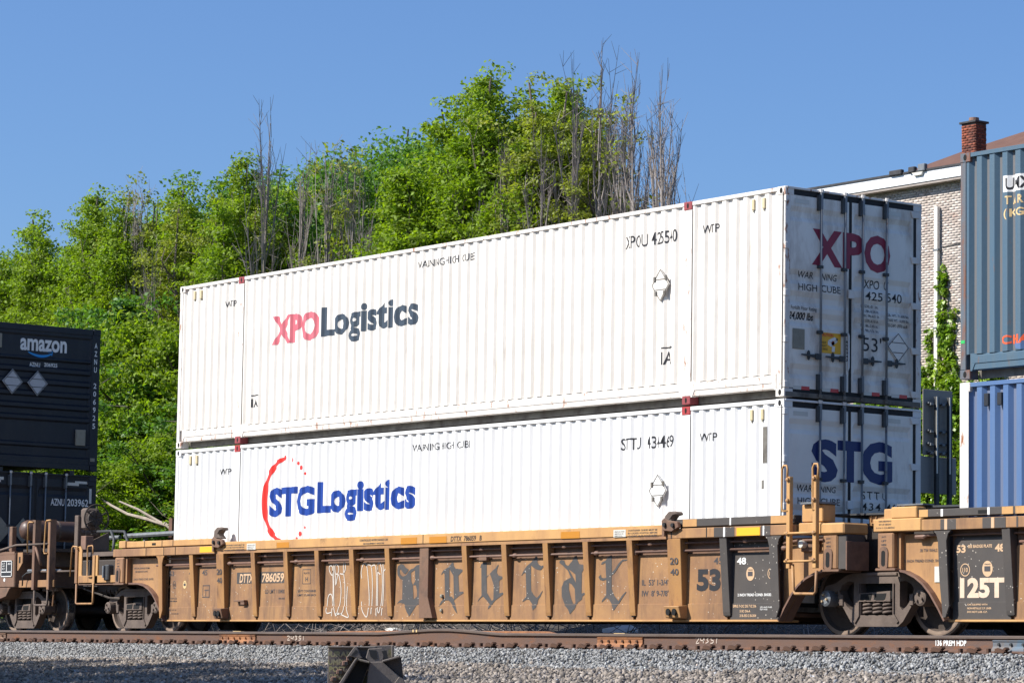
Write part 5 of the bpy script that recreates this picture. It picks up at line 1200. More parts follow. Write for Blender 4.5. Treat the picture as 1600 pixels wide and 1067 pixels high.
lay(fit(RECT, 12.44, 12.47, -0.025, 0.01), lambda x, z: (x, YR-0.038, z), 'yellow_mark', ochre_ink, rn); lay(fit(RECT, 12.52, 12.55, -0.025, 0.01), lambda x, z: (x, YR-0.038, z), 'yellow_mark', ochre_ink, rn)
spare = thing('guard_rail', (9.9, YR+0.11, 0), 'orange rusty guard rail lying just behind the nearer rail where it bulges', 'rail')
mb = MB(); n = 14; st = [9.8, 10.1, 10.6, 12.4, 15.3, 15.75]
for i, x in enumerate(st):
    dz = ZR+[-0.06, 0.005, 0.018, 0.03, 0.026, -0.04][i]
    for (dy, z) in rail_profile(dz): mb.v.append((x, YR+0.12+dy, z))
for i in range(len(st)-1):
    for k in range(n): mb.f.append((i*n+k, i*n+(k+1) % n, (i+1)*n+(k+1) % n, (i+1)*n+k))
mb.f += [tuple(range(n)), tuple(range((len(st)-1)*n, len(st)*n))]
mb.build('rail_section', joint_mat, spare)
# ties: one built, the rest copied
def make_tie(x, yc, ya, zb, sp):
    t = thing('wooden_tie', (x, yc, zb), 'x', 'railway tie')
    MB().box(x-0.115, x+0.115, yc-1.30, yc+1.30, zb-0.18, zb-0.004).build('timber', tie_mat, t, 0.01)
    for yr in (ya, ya+1.51):
        MB().box(x-0.095, x+0.095, yr-0.19, yr+0.17, zb-0.004, zb+0.012).build('tie_plate', rail_mat, t, 0.003)
        for dx, dy in ((0.045, -0.09), (-0.05, 0.095), (-0.02, -0.155)):
            MB().box(x+dx-0.018, x+dx+0.018, yr+dy-0.03, yr+dy+0.016, zb+0.012, zb+0.060).build('spike', spike_mat, t, 0.003)
    MB().prism([(x+0.08, zb+0.015), (x+0.14, zb+0.015), (x+0.20, zb+0.055), (x+0.18, zb+0.075), (x+0.13, zb+0.042), (x+0.07, zb+0.034)], 'y', ya-0.12, ya-0.06).build('rail_anchor', spike_mat, t)
    MB().prism([(x+0.04, zb+0.02), (x+0.09, zb+0.066), (x+0.12, zb+0.060), (x+0.20, zb+0.030), (x+0.19, zb+0.010)], 'y', ya-0.15, ya-0.12).build('rail_anchor', spike_mat, t)
    return t
for (yc, ya, zb, x0, n, sp, lab, grp) in ((-2.705, YR, ZR-0.199, -14.0, 84, 0.495, 'dark creosoted tie under the nearest rail, its end showing at the edge of the stone', 'wooden ties under the nearest track'),
                                         (YC, YT, -0.2, -14.0, 72, 0.53, 'dark tie under the rails that carry the train', 'wooden ties under the train')):
    tie = make_tie(x0, yc, ya, zb, sp); tag(tie, lab, None, grp)
    for k in range(1, n):
        c = copy_tree(tie); c.location = (x0+k*sp+0.015*math.sin(k*5.1), yc+0.03*math.sin(k*2.7), zb+0.005*math.sin(k*1.9)); c.rotation_euler = (0, 0, 0.01*math.sin(k*3.3))

# ---------------------------------------------------------------- crushed stone
def stones(name, n, sampler, smin, smax, m, sink=0.25):
    protos = []
    for k in range(7):
        bm = bmesh.new(); bmesh.ops.create_icosphere(bm, subdivisions=1, radius=1.0)
        rg = random.Random(k*13+1)
        for v in bm.verts: v.co *= rg.uniform(0.72, 1.18)
        sc = Vector((1.0, rg.uniform(0.6, 0.9), rg.uniform(0.5, 0.8)))
        for v in bm.verts: v.co = Vector((v.co.x*sc.x, v.co.y*sc.y, v.co.z*sc.z))
        vs = np.array([v.co[:] for v in bm.verts]); fs = np.array([[v.index for v in f.verts] for f in bm.faces]); bm.free()
        protos.append((vs, fs))
    P = sampler(n); n = len(P)
    sizes = RNG.uniform(smin, smax, n)*RNG.choice([0.7, 1.0, 1.0, 1.25], n)
    which = RNG.integers(0, len(protos), n)
    q = RNG.normal(size=(n, 4)); q /= np.linalg.norm(q, axis=1)[:, None]
    w, x, y, z = q.T
    R = np.stack([1-2*(y*y+z*z), 2*(x*y-z*w), 2*(x*z+y*w), 2*(x*y+z*w), 1-2*(x*x+z*z), 2*(y*z-x*w), 2*(x*z-y*w), 2*(y*z+x*w), 1-2*(x*x+y*y)], 1).reshape(n, 3, 3)
    V = []; F = []; off = 0
    for k, (vs, fs) in enumerate(protos):
        idx = np.where(which == k)[0]
        if len(idx) == 0: continue
        vv = np.einsum('nij,vj->nvi', R[idx], vs)*sizes[idx][:, None, None]
        vv += P[idx][:, None, :]
        V.append(vv.reshape(-1, 3)); F.append((fs[None]+(np.arange(len(idx))*len(vs))[:, None, None]+off).reshape(-1, 3)); off += len(idx)*len(vs)
    return big_mesh(name, np.concatenate(V), np.concatenate(F), m)
def big_mesh(name, V, F, m, kind='stuff', parent=None):
    me = bpy.data.meshes.new(name); k = F.shape[1]
    me.vertices.add(len(V)); me.vertices.foreach_set('co', V.astype(np.float32).ravel())
    me.loops.add(F.size); me.loops.foreach_set('vertex_index', F.astype(np.int32).ravel())
    me.polygons.add(len(F)); me.polygons.foreach_set('loop_start', (np.arange(len(F))*k).astype(np.int32))
    me.update(calc_edges=True); me.validate()
    me.materials.append(m)
    o = bpy.data.objects.new(name, me); COL.objects.link(o)
    if kind: o['kind'] = kind
    if parent is not None: o.parent = parent
    return o
gzv = np.vectorize(lambda x, y: gz(x, y))
def band(y0, y1, edge=None, lift=0.0, xl=0.0, xr=0.0, mixedge=None):
    def f(n):
        y = RNG.uniform(y0, y1, n)
        # only the wedge the surroundings of the view can reach, with a margin on both sides
        a = -4.7-(y+0.9)*1.92-4.5; b = 21.5-(y+0.9)*0.957+5.5
        x = a+(b-a)*RNG.uniform(0, 1, n)
        keep = np.ones(n, bool)
        if mixedge is not None:
            lim, sg = mixedge
            w = lim+0.35*np.sin(x*0.9)+0.25*np.sin(x*2.3+1)+RNG.normal(0, 0.22, n)
            keep = (y > w) if sg > 0 else (y < w)
        x, y = x[keep], y[keep]
        if y1 > -4:     # keep the tie plates clear
            k2 = ~((y > YR-0.13) & (y < YR+0.10)); x, y = x[k2], y[k2]
        z = gzv(x, y)+RNG.uniform(-0.012, 0.022, len(x))+lift
        return np.stack([x, y, z], 1)
    return f
EDGE = -5.45
tag(stones('ballast_gravel', 70000, band(-6.4, -3.35, mixedge=(EDGE, 1)), 0.014, 0.030, stone_grey), 'loose grey crushed stone heaped along the near side of the nearest rail', 'gravel')
tag(stones('brown_gravel', 82000, band(-15.0, -5.0, mixedge=(EDGE, -1)), 0.016, 0.042, stone_tan), 'dusty brown broken stone along the bottom edge below the grey ballast', 'gravel')
tag(stones('shaded_gravel', 14000, lambda n: (lambda x, y: np.stack([x, y, gzv(x, y)+0.0], 1))(RNG.uniform(-14, 26, n), RNG.uniform(-3.3, 4.6, n)), 0.025, 0.05, stone_shade), 'grey stone between the two tracks and under the train', 'gravel')

# dead sticks and litter beyond the track
def sticks(name, n, x0, x1, y0, y1, rmin, rmax, lmin, lmax, m, tilt=0.5, zf=None):
    mb = MB()
    for i in range(n):
        x, y = random.uniform(x0, x1), random.uniform(y0, y1); l = random.uniform(lmin, lmax)
        a = random.uniform(0, math.pi*2); e = abs(random.gauss(0, tilt))
        z = gz(x, y)+random.uniform(0, 0.10)
        d = Vector((math.cos(a)*math.cos(e), math.sin(a)*math.cos(e), math.sin(e)))
        p = Vector((x, y, z)); mid = p+d*l*0.5+Vector((random.gauss(0, .05), random.gauss(0, .05), random.gauss(0, .04)))*l
        mb.tube([p, mid, p+d*l], [random.uniform(rmin, rmax), rmax*0.6, rmin*0.5], 4, cap=False)
    return mb.build(name, m)
tag(sticks('dead_brush', 2600, -20, 22, 3.3, 8.5, 0.004, 0.013, 0.3, 1.5, MATS['bleached_dead_wood']), 'tangle of dead sticks and dry brush on the bank behind the track', 'dead brush', kind='stuff')
for i, (x, y, lab, m, sz) in enumerate(((6.0, 5.4, 'crumpled pale sheet of litter on the bank near the white scrawls', white_old, 0.30), (3.0, 5.2, 'small lilac plastic scrap in the dry brush', mat('lilac_plastic', (0.35, 0.22, 0.5)), 0.12),
                                        (12.2, 3.9, 'sky blue drink can lying in the shade under the right of the middle car', smile_ink, 0.10), (-1.5, 5.8, 'pale crumpled bag in the brush left of the white scrawls', pale_refl, 0.16))):
    bm = bmesh.new(); bmesh.ops.create_icosphere(bm, subdivisions=2, radius=sz)
    for v in bm.verts: v.co = Vector((v.co.x*1.3, v.co.y, v.co.z*0.45))*(1+0.35*mnoise.noise(v.co*6/sz*0.3+Vector((i, 0, 0))))
    me = bpy.data.meshes.new('litter'); bm.to_mesh(me); bm.free(); me.materials.append(m)
    o = bpy.data.objects.new('litter', me); COL.objects.link(o); o.location = (x, y, gz(x, y)+sz*0.35+0.06); tag(o, lab, 'litter')

# ---------------------------------------------------------------- trees
def leaf_quads(C, Rr, n_per, size, squash=0.8, hollow=0.35):
    """clumps of leaf faces round centres C (k,3) of radius Rr (k,)"""
    k = len(C); n = k*n_per
    d = RNG.normal(size=(n, 3)); r0_ = np.linalg.norm(d, axis=1)[:, None]; d = d/r0_*np.minimum(r0_, 2.0)*0.44
    P = np.repeat(C, n_per, 0)+d*np.repeat(Rr, n_per)[:, None]*np.array([1.15, 1.15, squash])
    nn = RNG.normal(size=(n, 3))*0.62+np.array([0, 0, 0.75])+d*0.35; nn /= np.linalg.norm(nn, axis=1)[:, None]
    a = np.cross(nn, RNG.normal(size=(n, 3))); a /= np.linalg.norm(a, axis=1)[:, None]; b = np.cross(nn, a)
    s = (size*RNG.uniform(0.6, 1.35, n))[:, None]
    v = np.stack([P-a*s*0.5, P-b*s*0.28+nn*s*0.10, P+a*s*0.5, P+b*s*0.28+nn*s*0.10], 1)
    F = np.arange(n*4).reshape(n, 4)
    return v.reshape(-1, 3), F
def make_tree(H, crown_r, leafm, barkm, label, n_limbs=12, n_per=95, leaf=0.15, seed=0, form='column', bare=0.0, base=0.10, clr=0.5, dens=1.0):
    rg = random.Random(seed)
    t = thing('tree', (0, 0, 0), label, 'tree')
    mb = MB(); centres = []; radii = []
    n_st = 3 if (form == 'column' and H > 8) else 1            # several rising stems, each with a pointed top
    stems = []
    for q in range(n_st):
        a = rg.uniform(0, 6.28); off = crown_r*(0.0 if q == 0 else rg.uniform(0.45, 0.75)); h = H*(0.97 if q == 0 else rg.uniform(0.68, 0.90))
        pts = [Vector((0, 0, -0.3))]
        for i in range(1, 7):
            f = i/6; o_ = off*min(1, f*1.6)
            pts.append(Vector((math.cos(a)*o_+rg.gauss(0, 0.09), math.sin(a)*o_+rg.gauss(0, 0.09), h*f)))
        mb.tube(pts, [(0.11 if q == 0 else 0.07)*(1-0.9*i/6)+0.008 for i in range(7)], 6, cap=False)
        stems.append((pts, h, 1.0 if q == 0 else 0.62))
    def tp(pts, f):
        f = min(max(f, 0), 0.9999)*6; i = int(f); return pts[i].lerp(pts[i+1], f-i)
    def env(f, w):
        if form == 'column': return w*crown_r*(0.30+0.70*min(1, f/0.25) if f < 0.25 else (1.0 if f < 0.42 else max(0.10, 1.0-0.90*((f-0.42)/0.58)**1.1)))
        return w*crown_r*max(0.05, math.sin(math.pi*min(1, 0.14+f*0.84)))**0.55
    for pts, h, w in stems:
        nl = max(4, int(n_limbs*w))
        for k in range(nl):
            f0 = base+(0.86-base)*(k+rg.random())/nl
            a = k*2.4+rg.uniform(-.5, .5); p = tp(pts, f0)
            L_ = env(f0, w)*rg.uniform(0.8, 1.15)*min(1.0, max(0.15, (h-p.z)/1.6))
            rise = L_*rg.uniform(0.8, 1.9) if form == 'column' else L_*rg.uniform(0.3, 0.8)
            rise = min(rise, max(0.1, (h*1.0-p.z)*rg.uniform(0.55, 0.95)))
            e = p+Vector((math.cos(a)*L_, math.sin(a)*L_, rise)); m1 = p+Vector((math.cos(a)*L_*0.55, math.sin(a)*L_*0.55, rise*0.35))
            mb.tube([p, m1, e], [0.038, 0.026, 0.008], 4, cap=False)
            nt_ = 6
            for j in range(nt_):
                s_ = (j+1)/nt_; c = p.lerp(m1, min(1, s_*2)) if s_ < .5 else m1.lerp(e, s_*2-1)
                tw = c+Vector((rg.gauss(0, .28), rg.gauss(0, .28), rg.uniform(.05, .55)))
                mb.tube([c, tw], [0.012, 0.004], 3, cap=False)
                if rg.random() > bare: centres.append(tw); radii.append(clr*rg.uniform(0.45, 1.0))
        nin = int((125 if form == 'column' else 120)*dens*w)
        for k in range(nin):
            f = base+(0.985-base)*rg.random()**0.8; p = tp(pts, f); a = rg.uniform(0, 6.283); rr = env(min(f, 1), w)*rg.random()**0.45
            if rg.random() > bare*0.8:
                centres.append(p+Vector((math.cos(a)*rr, math.sin(a)*rr, rg.uniform(-.25, .35)))); radii.append(clr*rg.uniform(0.45, 1.0)*(1.0 if f < 0.75 else 0.8))
    mb.build('trunk', barkm, t)
    V, F = leaf_quads(np.array([c[:] for c in centres]), np.array(radii), n_per, leaf, squash=0.6)
    big_mesh('crown', V, F, leafm, kind=None, parent=t)
    return t
def make_bare(H, spread, label, seed, n=26, barkm=None, few=None):
    rg = random.Random(seed); t = thing('bare_tree', (0, 0, 0), label, 'tree')
    mb = MB(); cs = []
    mb.tube([(0, 0, -0.3), (0.1, 0, H*0.5), (0.0, 0.1, H*0.96)], [0.07, 0.04, 0.008], 6, cap=False)
    for k in range(n):
        f0 = rg.uniform(0.12, 0.8); a = rg.uniform(0, 6.283); z0 = H*f0
        hgt = H*rg.uniform(0.12, 0.42)*(1-0.35*f0); hgt = min(hgt, H*rg.uniform(0.88, 1.0)-z0); s_ = spread*rg.uniform(0.2, 0.85)*(1.05-f0*0.8)
        p = Vector((0.05, 0.02, z0)); m1 = p+Vector((math.cos(a)*s_*0.55, math.sin(a)*s_*0.55, hgt*0.35)); e = p+Vector((math.cos(a)*s_, math.sin(a)*s_, hgt))
        mb.tube([p, m1, e], [0.023, 0.017, 0.005], 4, cap=False)
        for j in range(7):
            c = m1.lerp(e, rg.random()); l = rg.uniform(.3, 1.1)
            q = c+Vector((rg.gauss(0, .14)*l, rg.gauss(0, .14)*l, l)); mb.tube([c, q], [0.008, 0.003], 3, cap=False)
            for _ in range(2): 
                d_ = c.lerp(q, rg.random()); mb.tube([d_, d_+Vector((rg.gauss(0, .15), rg.gauss(0, .15), rg.uniform(.1, .4)))], [0.006, 0.003], 3, cap=False)
            if few and rg.random() < few: cs.append(q)
    mb.build('trunk', barkm or MATS['bleached_dead_wood'], t)
    if cs:
        V, F = leaf_quads(np.array([c[:] for c in cs]), np.full(len(cs), 0.28), 26, 0.12)
        big_mesh('crown', V, F, leaf_b, kind=None, parent=t)
    return t
P_ = {}
LB = 'bright green narrow tree in the row behind the train'
P_['a'] = make_tree(11.6, 1.5, leaf_a, bark, LB, seed=1, n_limbs=16, n_per=92, leaf=0.10, clr=0.55)
P_['b'] = make_tree(11.6, 1.3, leaf_b, bark, LB, seed=2, n_limbs=16, bare=0.25, n_per=72, leaf=0.09, clr=0.48)
P_['c'] = make_tree(11.6, 1.8, leaf_a, bark_dark, LB, seed=3, n_limbs=18, n_per=92, leaf=0.105, clr=0.60, dens=1.1)
P_['d'] = make_tree(11.6, 1.1, leaf_b, bark, LB, seed=4, n_limbs=15, bare=0.5, n_per=66, clr=0.44, leaf=0.085)
P_['r'] = make_tree(12.5, 3.1, leaf_c, bark_dark, 'x', seed=5, n_limbs=22, form='round', n_per=150, leaf=0.135, clr=1.0, dens=1.2)
P_['s'] = make_tree(12.5, 2.8, leaf_a, bark_dark, 'x', seed=6, n_limbs=20, form='round', n_per=140, leaf=0.13, clr=0.9, dens=1.2)
P_['u'] = make_tree(5.0, 1.5, leaf_a, bark_dark, 'x', seed=8, n_limbs=16, form='round', n_per=110, leaf=0.092, clr=0.52, base=0.05, dens=1.1)
P_['v'] = make_tree(5.4, 1.4, leaf_c, bark_dark, 'x', seed=9, n_limbs=16, form='column', n_per=80, leaf=0.105, clr=0.38, base=0.05, dens=0.9)
P_['x'] = make_bare(11.0, 1.0, 'x', 21)
P_['y'] = make_bare(11.0, 0.75, 'x', 22, n=20, few=0.16)
P_['z'] = make_bare(10.0, 1.3, 'x', 23, n=22)
used = set()
def put(kind, x, y, H, label, group, w=1.0, rz=None):
    src = P_[kind]; H0 = {'a': 11.6, 'b': 11.6, 'c': 11.6, 'd': 11.6, 'r': 12.5, 's': 12.5, 'u': 5.0, 'v': 5.4, 'x': 11.0, 'y': 11.0, 'z': 10.0}[kind]
    if kind in used: o = copy_tree(src)
    else: o = src; used.add(kind)
    z = gz(x, y); s_ = (H-z)/H0
    o.location = (x, y, z); o.scale = (w*s_, w*s_, s_); o.rotation_euler = (0, 0, rz if rz is not None else random.uniform(0, 6.28))
    tag(o, label, 'tree', group)
GA = 'leafy trees in the row behind the train'
front = [('c', -32.2, 12.6, 11.0), ('a', -30.6, 12.2, 10.9), ('c', -29.2, 12.6, 12.0), ('a', -27.9, 12.0, 11.2), ('c', -26.6, 12.8, 12.1), ('a', -25.4, 12.3, 12.2), ('d', -24.6, 12.9, 12.3),
         ('c', -23.6, 12.0, 11.7), ('b', -22.6, 12.4, 11.6), ('a', -21.6, 12.8, 11.6), ('d', -20.6, 12.1, 11.3), ('b', -19.7, 12.6, 11.4), ('a', -18.1, 12.4, 12.3), ('d', -17.2, 12.3, 10.9), ('a', -18.9, 12.0, 9.9),
         ('b', -16.0, 12.6, 9.6), ('a', -15.0, 12.3, 9.3), ('d', -13.9, 12.7, 10.6), ('b', -12.8, 12.3, 9.4), ('a', -11.8, 12.5, 10.0), ('a', -10.6, 12.2, 11.0),
         ('c', -9.4, 12.5, 12.5), ('a', -8.5, 12.7, 12.9), ('a', -7.4, 12.2, 12.9), ('c', -6.8, 12.8, 12.4), ('b', -6.0, 12.4, 12.6), ('a', -5.3, 12.7, 12.4), ('b', -4.7, 12.2, 12.2), ('b', -4.0, 12.6, 12.2), ('d', -3.6, 12.3, 11.2), ('a', -4.4, 11.6, 8.8), ('c', -6.2, 11.4, 9.2)]
def spot(x, y):
    """where along the picture a tree of the wood stands, in words"""
    d = Vector((x, y, 6))-CAM; px = 800+4812.9*d.dot(rt)/d.dot(fw)
    for lim, w in ((60, 'at the left edge of the view'), (130, 'above the navy containers'), (200, 'above the navy containers\' right end'), (285, 'between the navy and white containers'),
                   (380, 'above the left end of the white stack'), (470, 'above the faded red logo'), (560, 'above the grey half of the faded logo'), (650, 'left of the small warning words'), (740, 'above the small warning words'),
                   (830, 'right of the small warning words'), (910, 'above the middle right of the white stack'), (990, 'just left of the container number'), (1100, 'above the container number')):
        if px < lim: return w
    return 'behind the right end of the white stack'
seen_lab = {}
def uniq(lab, x, y, rowname):
    w = spot(x, y); k = (lab, w); seen_lab[k] = seen_lab.get(k, 0)+1; n = seen_lab[k]
    return lab+' '+w+('' if n == 1 else ', %s there' % ('second', 'third', 'fourth', 'fifth', 'sixth', 'seventh', 'eighth', 'ninth', 'tenth')[min(n-2, 8)])
xs_ = np.array([q[1] for q in sorted(front, key=lambda q: q[1])]); hs_ = np.array([q[3] for q in sorted(front, key=lambda q: q[1])])
for i in range(24):
    x = -33+i*1.18; front.append(('acbacdab'[i % 8], x, 14.0+0.5*math.sin(i*2.3), float(np.interp(x-0.8, xs_, hs_))-0.1+0.3*math.sin(i*1.7)))
front.sort(key=lambda q: q[1])
for i, (k, x, y, H) in enumerate(front):
    lab = {'a': 'slim bright green tree', 'c': 'broad bright green tree', 'b': 'loose yellow green tree', 'd': 'thin leaved pale stemmed tree'}[k]
    put(k, x, y, H, uniq(lab, x, y, 'front'), 'leafy trees of the front row', w=random.uniform(0.95, 1.15))
for i, (x, y, H) in enumerate(((-34, 16, 11.8), (-31, 17, 12.4), (-27.5, 16.5, 12.7), (-24.7, 17, 13.4), (-22.6, 17.5, 13.3), (-21.0, 16.2, 12.5), (-18.6, 16.6, 13.2), (-16.4, 16.2, 13.35), (-14.4, 16.4, 13.2), (-12.6, 16.2, 13.1), (-10.4, 16.2, 12.6), (-8.4, 16.2, 10.6), (-37.5, 17, 12.5))):
    put('r' if i % 5 else 's', x, y, H, uniq('round dark tree at the back', x, y, 'second'), 'dark trees of the second row', w=1.0)
for i, (x, y, H) in enumerate(((-33, 9.9, 5.2), (-31, 9.9, 6.6), (-29.5, 9.0, 5.0), (-27.7, 9.8, 7.2), (-26, 9.3, 5.6), (-24.6, 9.9, 7.6), (-23.4, 8.9, 5.2), (-22.2, 10.2, 8.2), (-21.2, 9.6, 6.4), (-20.4, 10.4, 8.6), (-19.6, 9.0, 5.2), (-19.0, 10.3, 8.0), (-18.2, 9.8, 6.2), (-17.4, 10.4, 7.6), (-16.8, 9.3, 4.9), (-15.0, 9.6, 5.6), (-13, 9.6, 5.5), (-11, 10.2, 7.4), (-9, 10.0, 7.5), (-7, 10.2, 7.9), (-5, 10.4, 8.3))):
    put('u' if (i*7) % 3 else 'v', x, y, H, uniq('low leafy tree in front', x, y, 'low'), 'low trees in front of the row', w=(1.25 if H < 7 else 0.9))
for i, (k, x, y, H, lab) in enumerate((('x', -16.2, 12.0, 13.1, 'bare grey tree standing up between green crowns left of the white containers'), ('y', -22.8, 12.0, 12.2, 'dead twiggy tree poking out of the left tree line'),
    ('x', -3.25, 12.0, 12.6, 'tallest bare tree at the right end of the leafy row'), ('y', -2.55, 12.2, 11.6, 'bare thin tree with a few leaves, right of the tallest bare tree'), ('z', -1.95, 12.0, 11.2, 'grey leafless tree in the gap of sky, third from the end of the row'),
    ('x', -1.45, 12.3, 11.1, 'grey leafless tree near the end of the row, second from the end'), ('z', -1.02, 12.0, 11.4, 'last bare tree of the row, above the right part of the upper white container'), ('y', -13.6, 12.0, 11.9, 'bare stems in the dip of the tree line above the faded logo'), ('y', -12.7, 12.2, 11.7, 'thin dead tree just right of the dip in the tree line'), ('x', -5.0, 11.6, 10.6, 'dead grey stems in front of the leafy crowns above the container number'), ('z', -6.6, 11.5, 9.6, 'grey dead stems leaning before the tallest green tree'), ('x', -20.6, 11.4, 10.2, 'dead pale stems in the yellow green part of the left tree line'),
    ('z', -3.7, 11.8, 11.9, 'leafless tree just left of the tallest bare one'), ('z', -2.9, 12.4, 11.9, 'slim leafless tree between the tallest bare one and the leafy one'), ('x', -2.25, 12.3, 10.4, 'shorter grey bare tree half way along the bare group'),
    ('z', -1.15, 11.9, 10.6, 'grey bare tree just left of the last one'),
    ('x', -11.9, 11.8, 10.6, 'bare stems before the round dark crowns above the small warning words'), ('z', -14.4, 11.7, 11.4, 'bare stems in the wood above the grey half of the logo'), ('y', -5.8, 11.4, 11.2, 'pale bare stems before the leafy crowns left of the container number'), ('z', -4.2, 11.3, 10.4, 'pale bare stems low in front of the leafy crowns near the bare group'))):
    put(k, x, y, H, lab, None, w=1.0)
# brush that closes the foot of the row
V, F = leaf_quads(np.stack([RNG.uniform(-42, 0, 520), RNG.uniform(8.6, 11.8, 520), RNG.uniform(0.4, 2.0, 520)], 1), RNG.uniform(0.3, 0.7, 520), 60, 0.13)
tag(big_mesh('undergrowth', V, F, leaf_c), 'dark leafy undergrowth at the foot of the trees', 'undergrowth')
V, F = leaf_quads(np.stack([RNG.uniform(-58, -20, 300), RNG.uniform(20, 24, 300), RNG.uniform(1.5, 8.5, 300)], 1), RNG.uniform(0.9, 1.6, 300), 230, 0.19)
tag(big_mesh('distant_foliage', V, F, leaf_c), 'mass of dark foliage closing the wood behind the tree rows', 'foliage')
# fallen pale branch, guard pipe, posts
BR1 = [(-16.6, 7.6, 3.32), (-15.73, 7.6, 3.02), (-14.97, 7.6, 2.80), (-13.93, 7.6, 2.64), (-13.15, 7.6, 2.50), (-9.5, 8.2, 0.5)]
BR2 = [(-15.2, 7.5, 3.10), (-14.33, 7.5, 2.89), (-13.5, 7.6, 2.58)]
fb = thing('fallen_branch', (-17, 9, 2.4), 'pale fallen branch sloping down between the navy and white containers', 'branch')
MB().tube(BR1, [0.018, 0.03, 0.035, 0.045, 0.055, 0.09], 7).build('limb', birch, fb)
MB().tube(BR2, [0.02, 0.028, 0.035], 6).build('side_limb', birch, fb)

pp = thing('pipe_rail', (-14, 7, 2.2), 'grey horizontal pipe rail beyond the left end of the middle car', 'railing')
MB().tube([(-19, 7, 2.22), (-14.25, 7, 2.23)], 0.05, 8).build('pipe', galv, pp); MB().tube([(-14.0, 7, 2.25), (-11.5, 7, 2.27)], 0.06, 8).build('pipe', galv, pp)
for x in (-17, -13.2): MB().box(x-0.04, x+0.04, 7.02, 7.1, gz(x, 7)-0.1, 2.2).build('post', galv, pp)
mp_ = thing('marker_post', (-12.2, 7.2, 0.3), 'rusty upright post just left of the lower white container', 'post')
MB().box(-12.34, -12.20, 7.15, 7.25, gz(-12, 7)-0.1, 2.62).build('post', pipe_mat, mp_)
MB().box(-11.99, -11.94, 7.15, 7.2, gz(-12, 7)-0.1, 2.45).build('thin_post', yellow_edge, mp_)

# ---------------------------------------------------------------- brick building
bd = thing('brick_building', (-15, 33, 0.5), 'whitewashed brick building with white fascia and brown roof behind the containers', 'building')
YW = 33.0
MB().box(-30, 12, YW, YW+22, 0.0, 13.2).build('wall', mortar, bd)
def bricks(x0, x1, z0, z1, y, bw, bh, gap, depth, axis, m, name, par, seed=0):
    rg = np.random.default_rng(seed); V = []; nrow = int((z1-z0)/(bh+gap)); ncol = int((x1-x0)/(bw+gap))+1
    cells = []
    for r in range(nrow):
        off = (bw+gap)/2*(r % 2)
        for c in range(-1, ncol):
            a = x0+c*(bw+gap)+off; b = a+bw; a = max(a, x0); b = min(b, x1)
            if b-a > 0.03: cells.append((a, b, z0+r*(bh+gap)))
    cells = np.array(cells); n = len(cells); a, b, z = cells.T
    pr = rg.uniform(0.3, 1.0, n)*depth; j = rg.normal(0, 0.0025, (n, 4))
    A, B, Z0, Z1 = a+j[:, 0], b+j[:, 1], z+j[:, 2], z+bh+j[:, 3]
    def pt(p, out, q): return np.stack([p, out, q], 1) if axis == 'y' else np.stack([out, p, q], 1)
    sg = -1 if axis == 'y' else 1
    f = y+sg*pr; k = np.full(n, y-sg*0.005)
    v = np.stack([pt(A, f, Z0), pt(B, f, Z0), pt(B, f, Z1), pt(A, f, Z1), pt(A, k, Z0), pt(B, k, Z0), pt(B, k, Z1), pt(A, k, Z1)], 1)
    F = np.array([[0, 1, 2, 3], [0, 4, 5, 1], [1, 5, 6, 2], [2, 6, 7, 3], [3, 7, 4, 0]])
    FF = (F[None]+(np.arange(n)*8)[:, None, None]).reshape(-1, 4)
    V = v.reshape(-1, 3)-np.array(org(par)[:])
    return big_mesh(name, V, FF, m, 'stuff', par)
bricks(-30, 12, 1.0, 13.2, YW, 0.205, 0.062, 0.012, 0.008, 'y', brick_mat, 'brick', bd, 3)
MB().box(-30.3, 12.3, YW-0.33, YW+0.2, 13.17, 13.47).build('fascia', fascia_mat, bd, 0.006)
MB().box(-30.3, 12.3, YW-0.30, YW+0.1, 13.10, 13.168).build('soffit', mortar, bd)
MB().box(-30.35, 12.35, YW-0.36, YW+2.0, 13.472, 13.53).build('roof_edge', gutter_dark, bd)
for i, (x, w, h) in enumerate(((-15.6, 0.5, 0.10), (-14.95, 0.25, 0.12), (-14.55, 0.28, 0.16))):
    MB().box(x-w/2, x+w/2, YW-0.42, YW-0.28, 13.47, 13.52+h).build('roof_flashing', gutter_dark if i < 2 else galv, bd, 0.02)
MB().prism([(-14.95, 13.46), (-14.5, 13.46), (-14.55, 13.36), (-14.85, 13.36)], 'y', YW-0.40, YW-0.33).build('downpipe_head', pale_refl, bd, 0.01)
# hipped roof: measured hip line
h0 = Vector((-15.95, 33.3, 13.50)); 
hip = [(-16.0, 33.0, 13.54), (-15.34, 35.0, 14.39), (-14.04, 36.2, 14.95), (-10.2, 40.0, 16.7)]
rv = hip+[(12, y, z) for x, y, z in hip]+[(-16.0, 48, 13.54)]
MB().poly(rv, [(0, 4, 5, 1), (1, 5, 6, 2), (2, 6, 7, 3), (0, 1, 8), (1, 2, 8), (2, 3, 8)]).build('roof', shingle, bd)
dp = MB().box(-14.31, -14.17, YW-0.14, YW-0.02, 5.5, 12.45).build('downpipe', white_old, bd, 0.01)
for z in (11.2, 9.0): MB().box(-14.34, -14.14, YW-0.15, YW-0.0, z, z+0.05).build('pipe_strap', galv, dp)
MB().tube([(-14.1, YW-0.03, 11.30), (-13.3, YW-0.03, 11.36)], 0.012, 4).build('cable', black, bd)
CX0, CX1, CY0, CY1, CZ = -13.80, -13.27, 33.45, 33.88, 14.80
c_h = MB().box(CX0, CX1, CY0, CY1, 13.3, CZ).build('chimney', chimney_mortar, bd)
bricks(CX0, CX1, 13.35, CZ-0.03, CY0, 0.165, 0.062, 0.012, 0.012, 'y', chimney_brick, 'brick', c_h, 5)
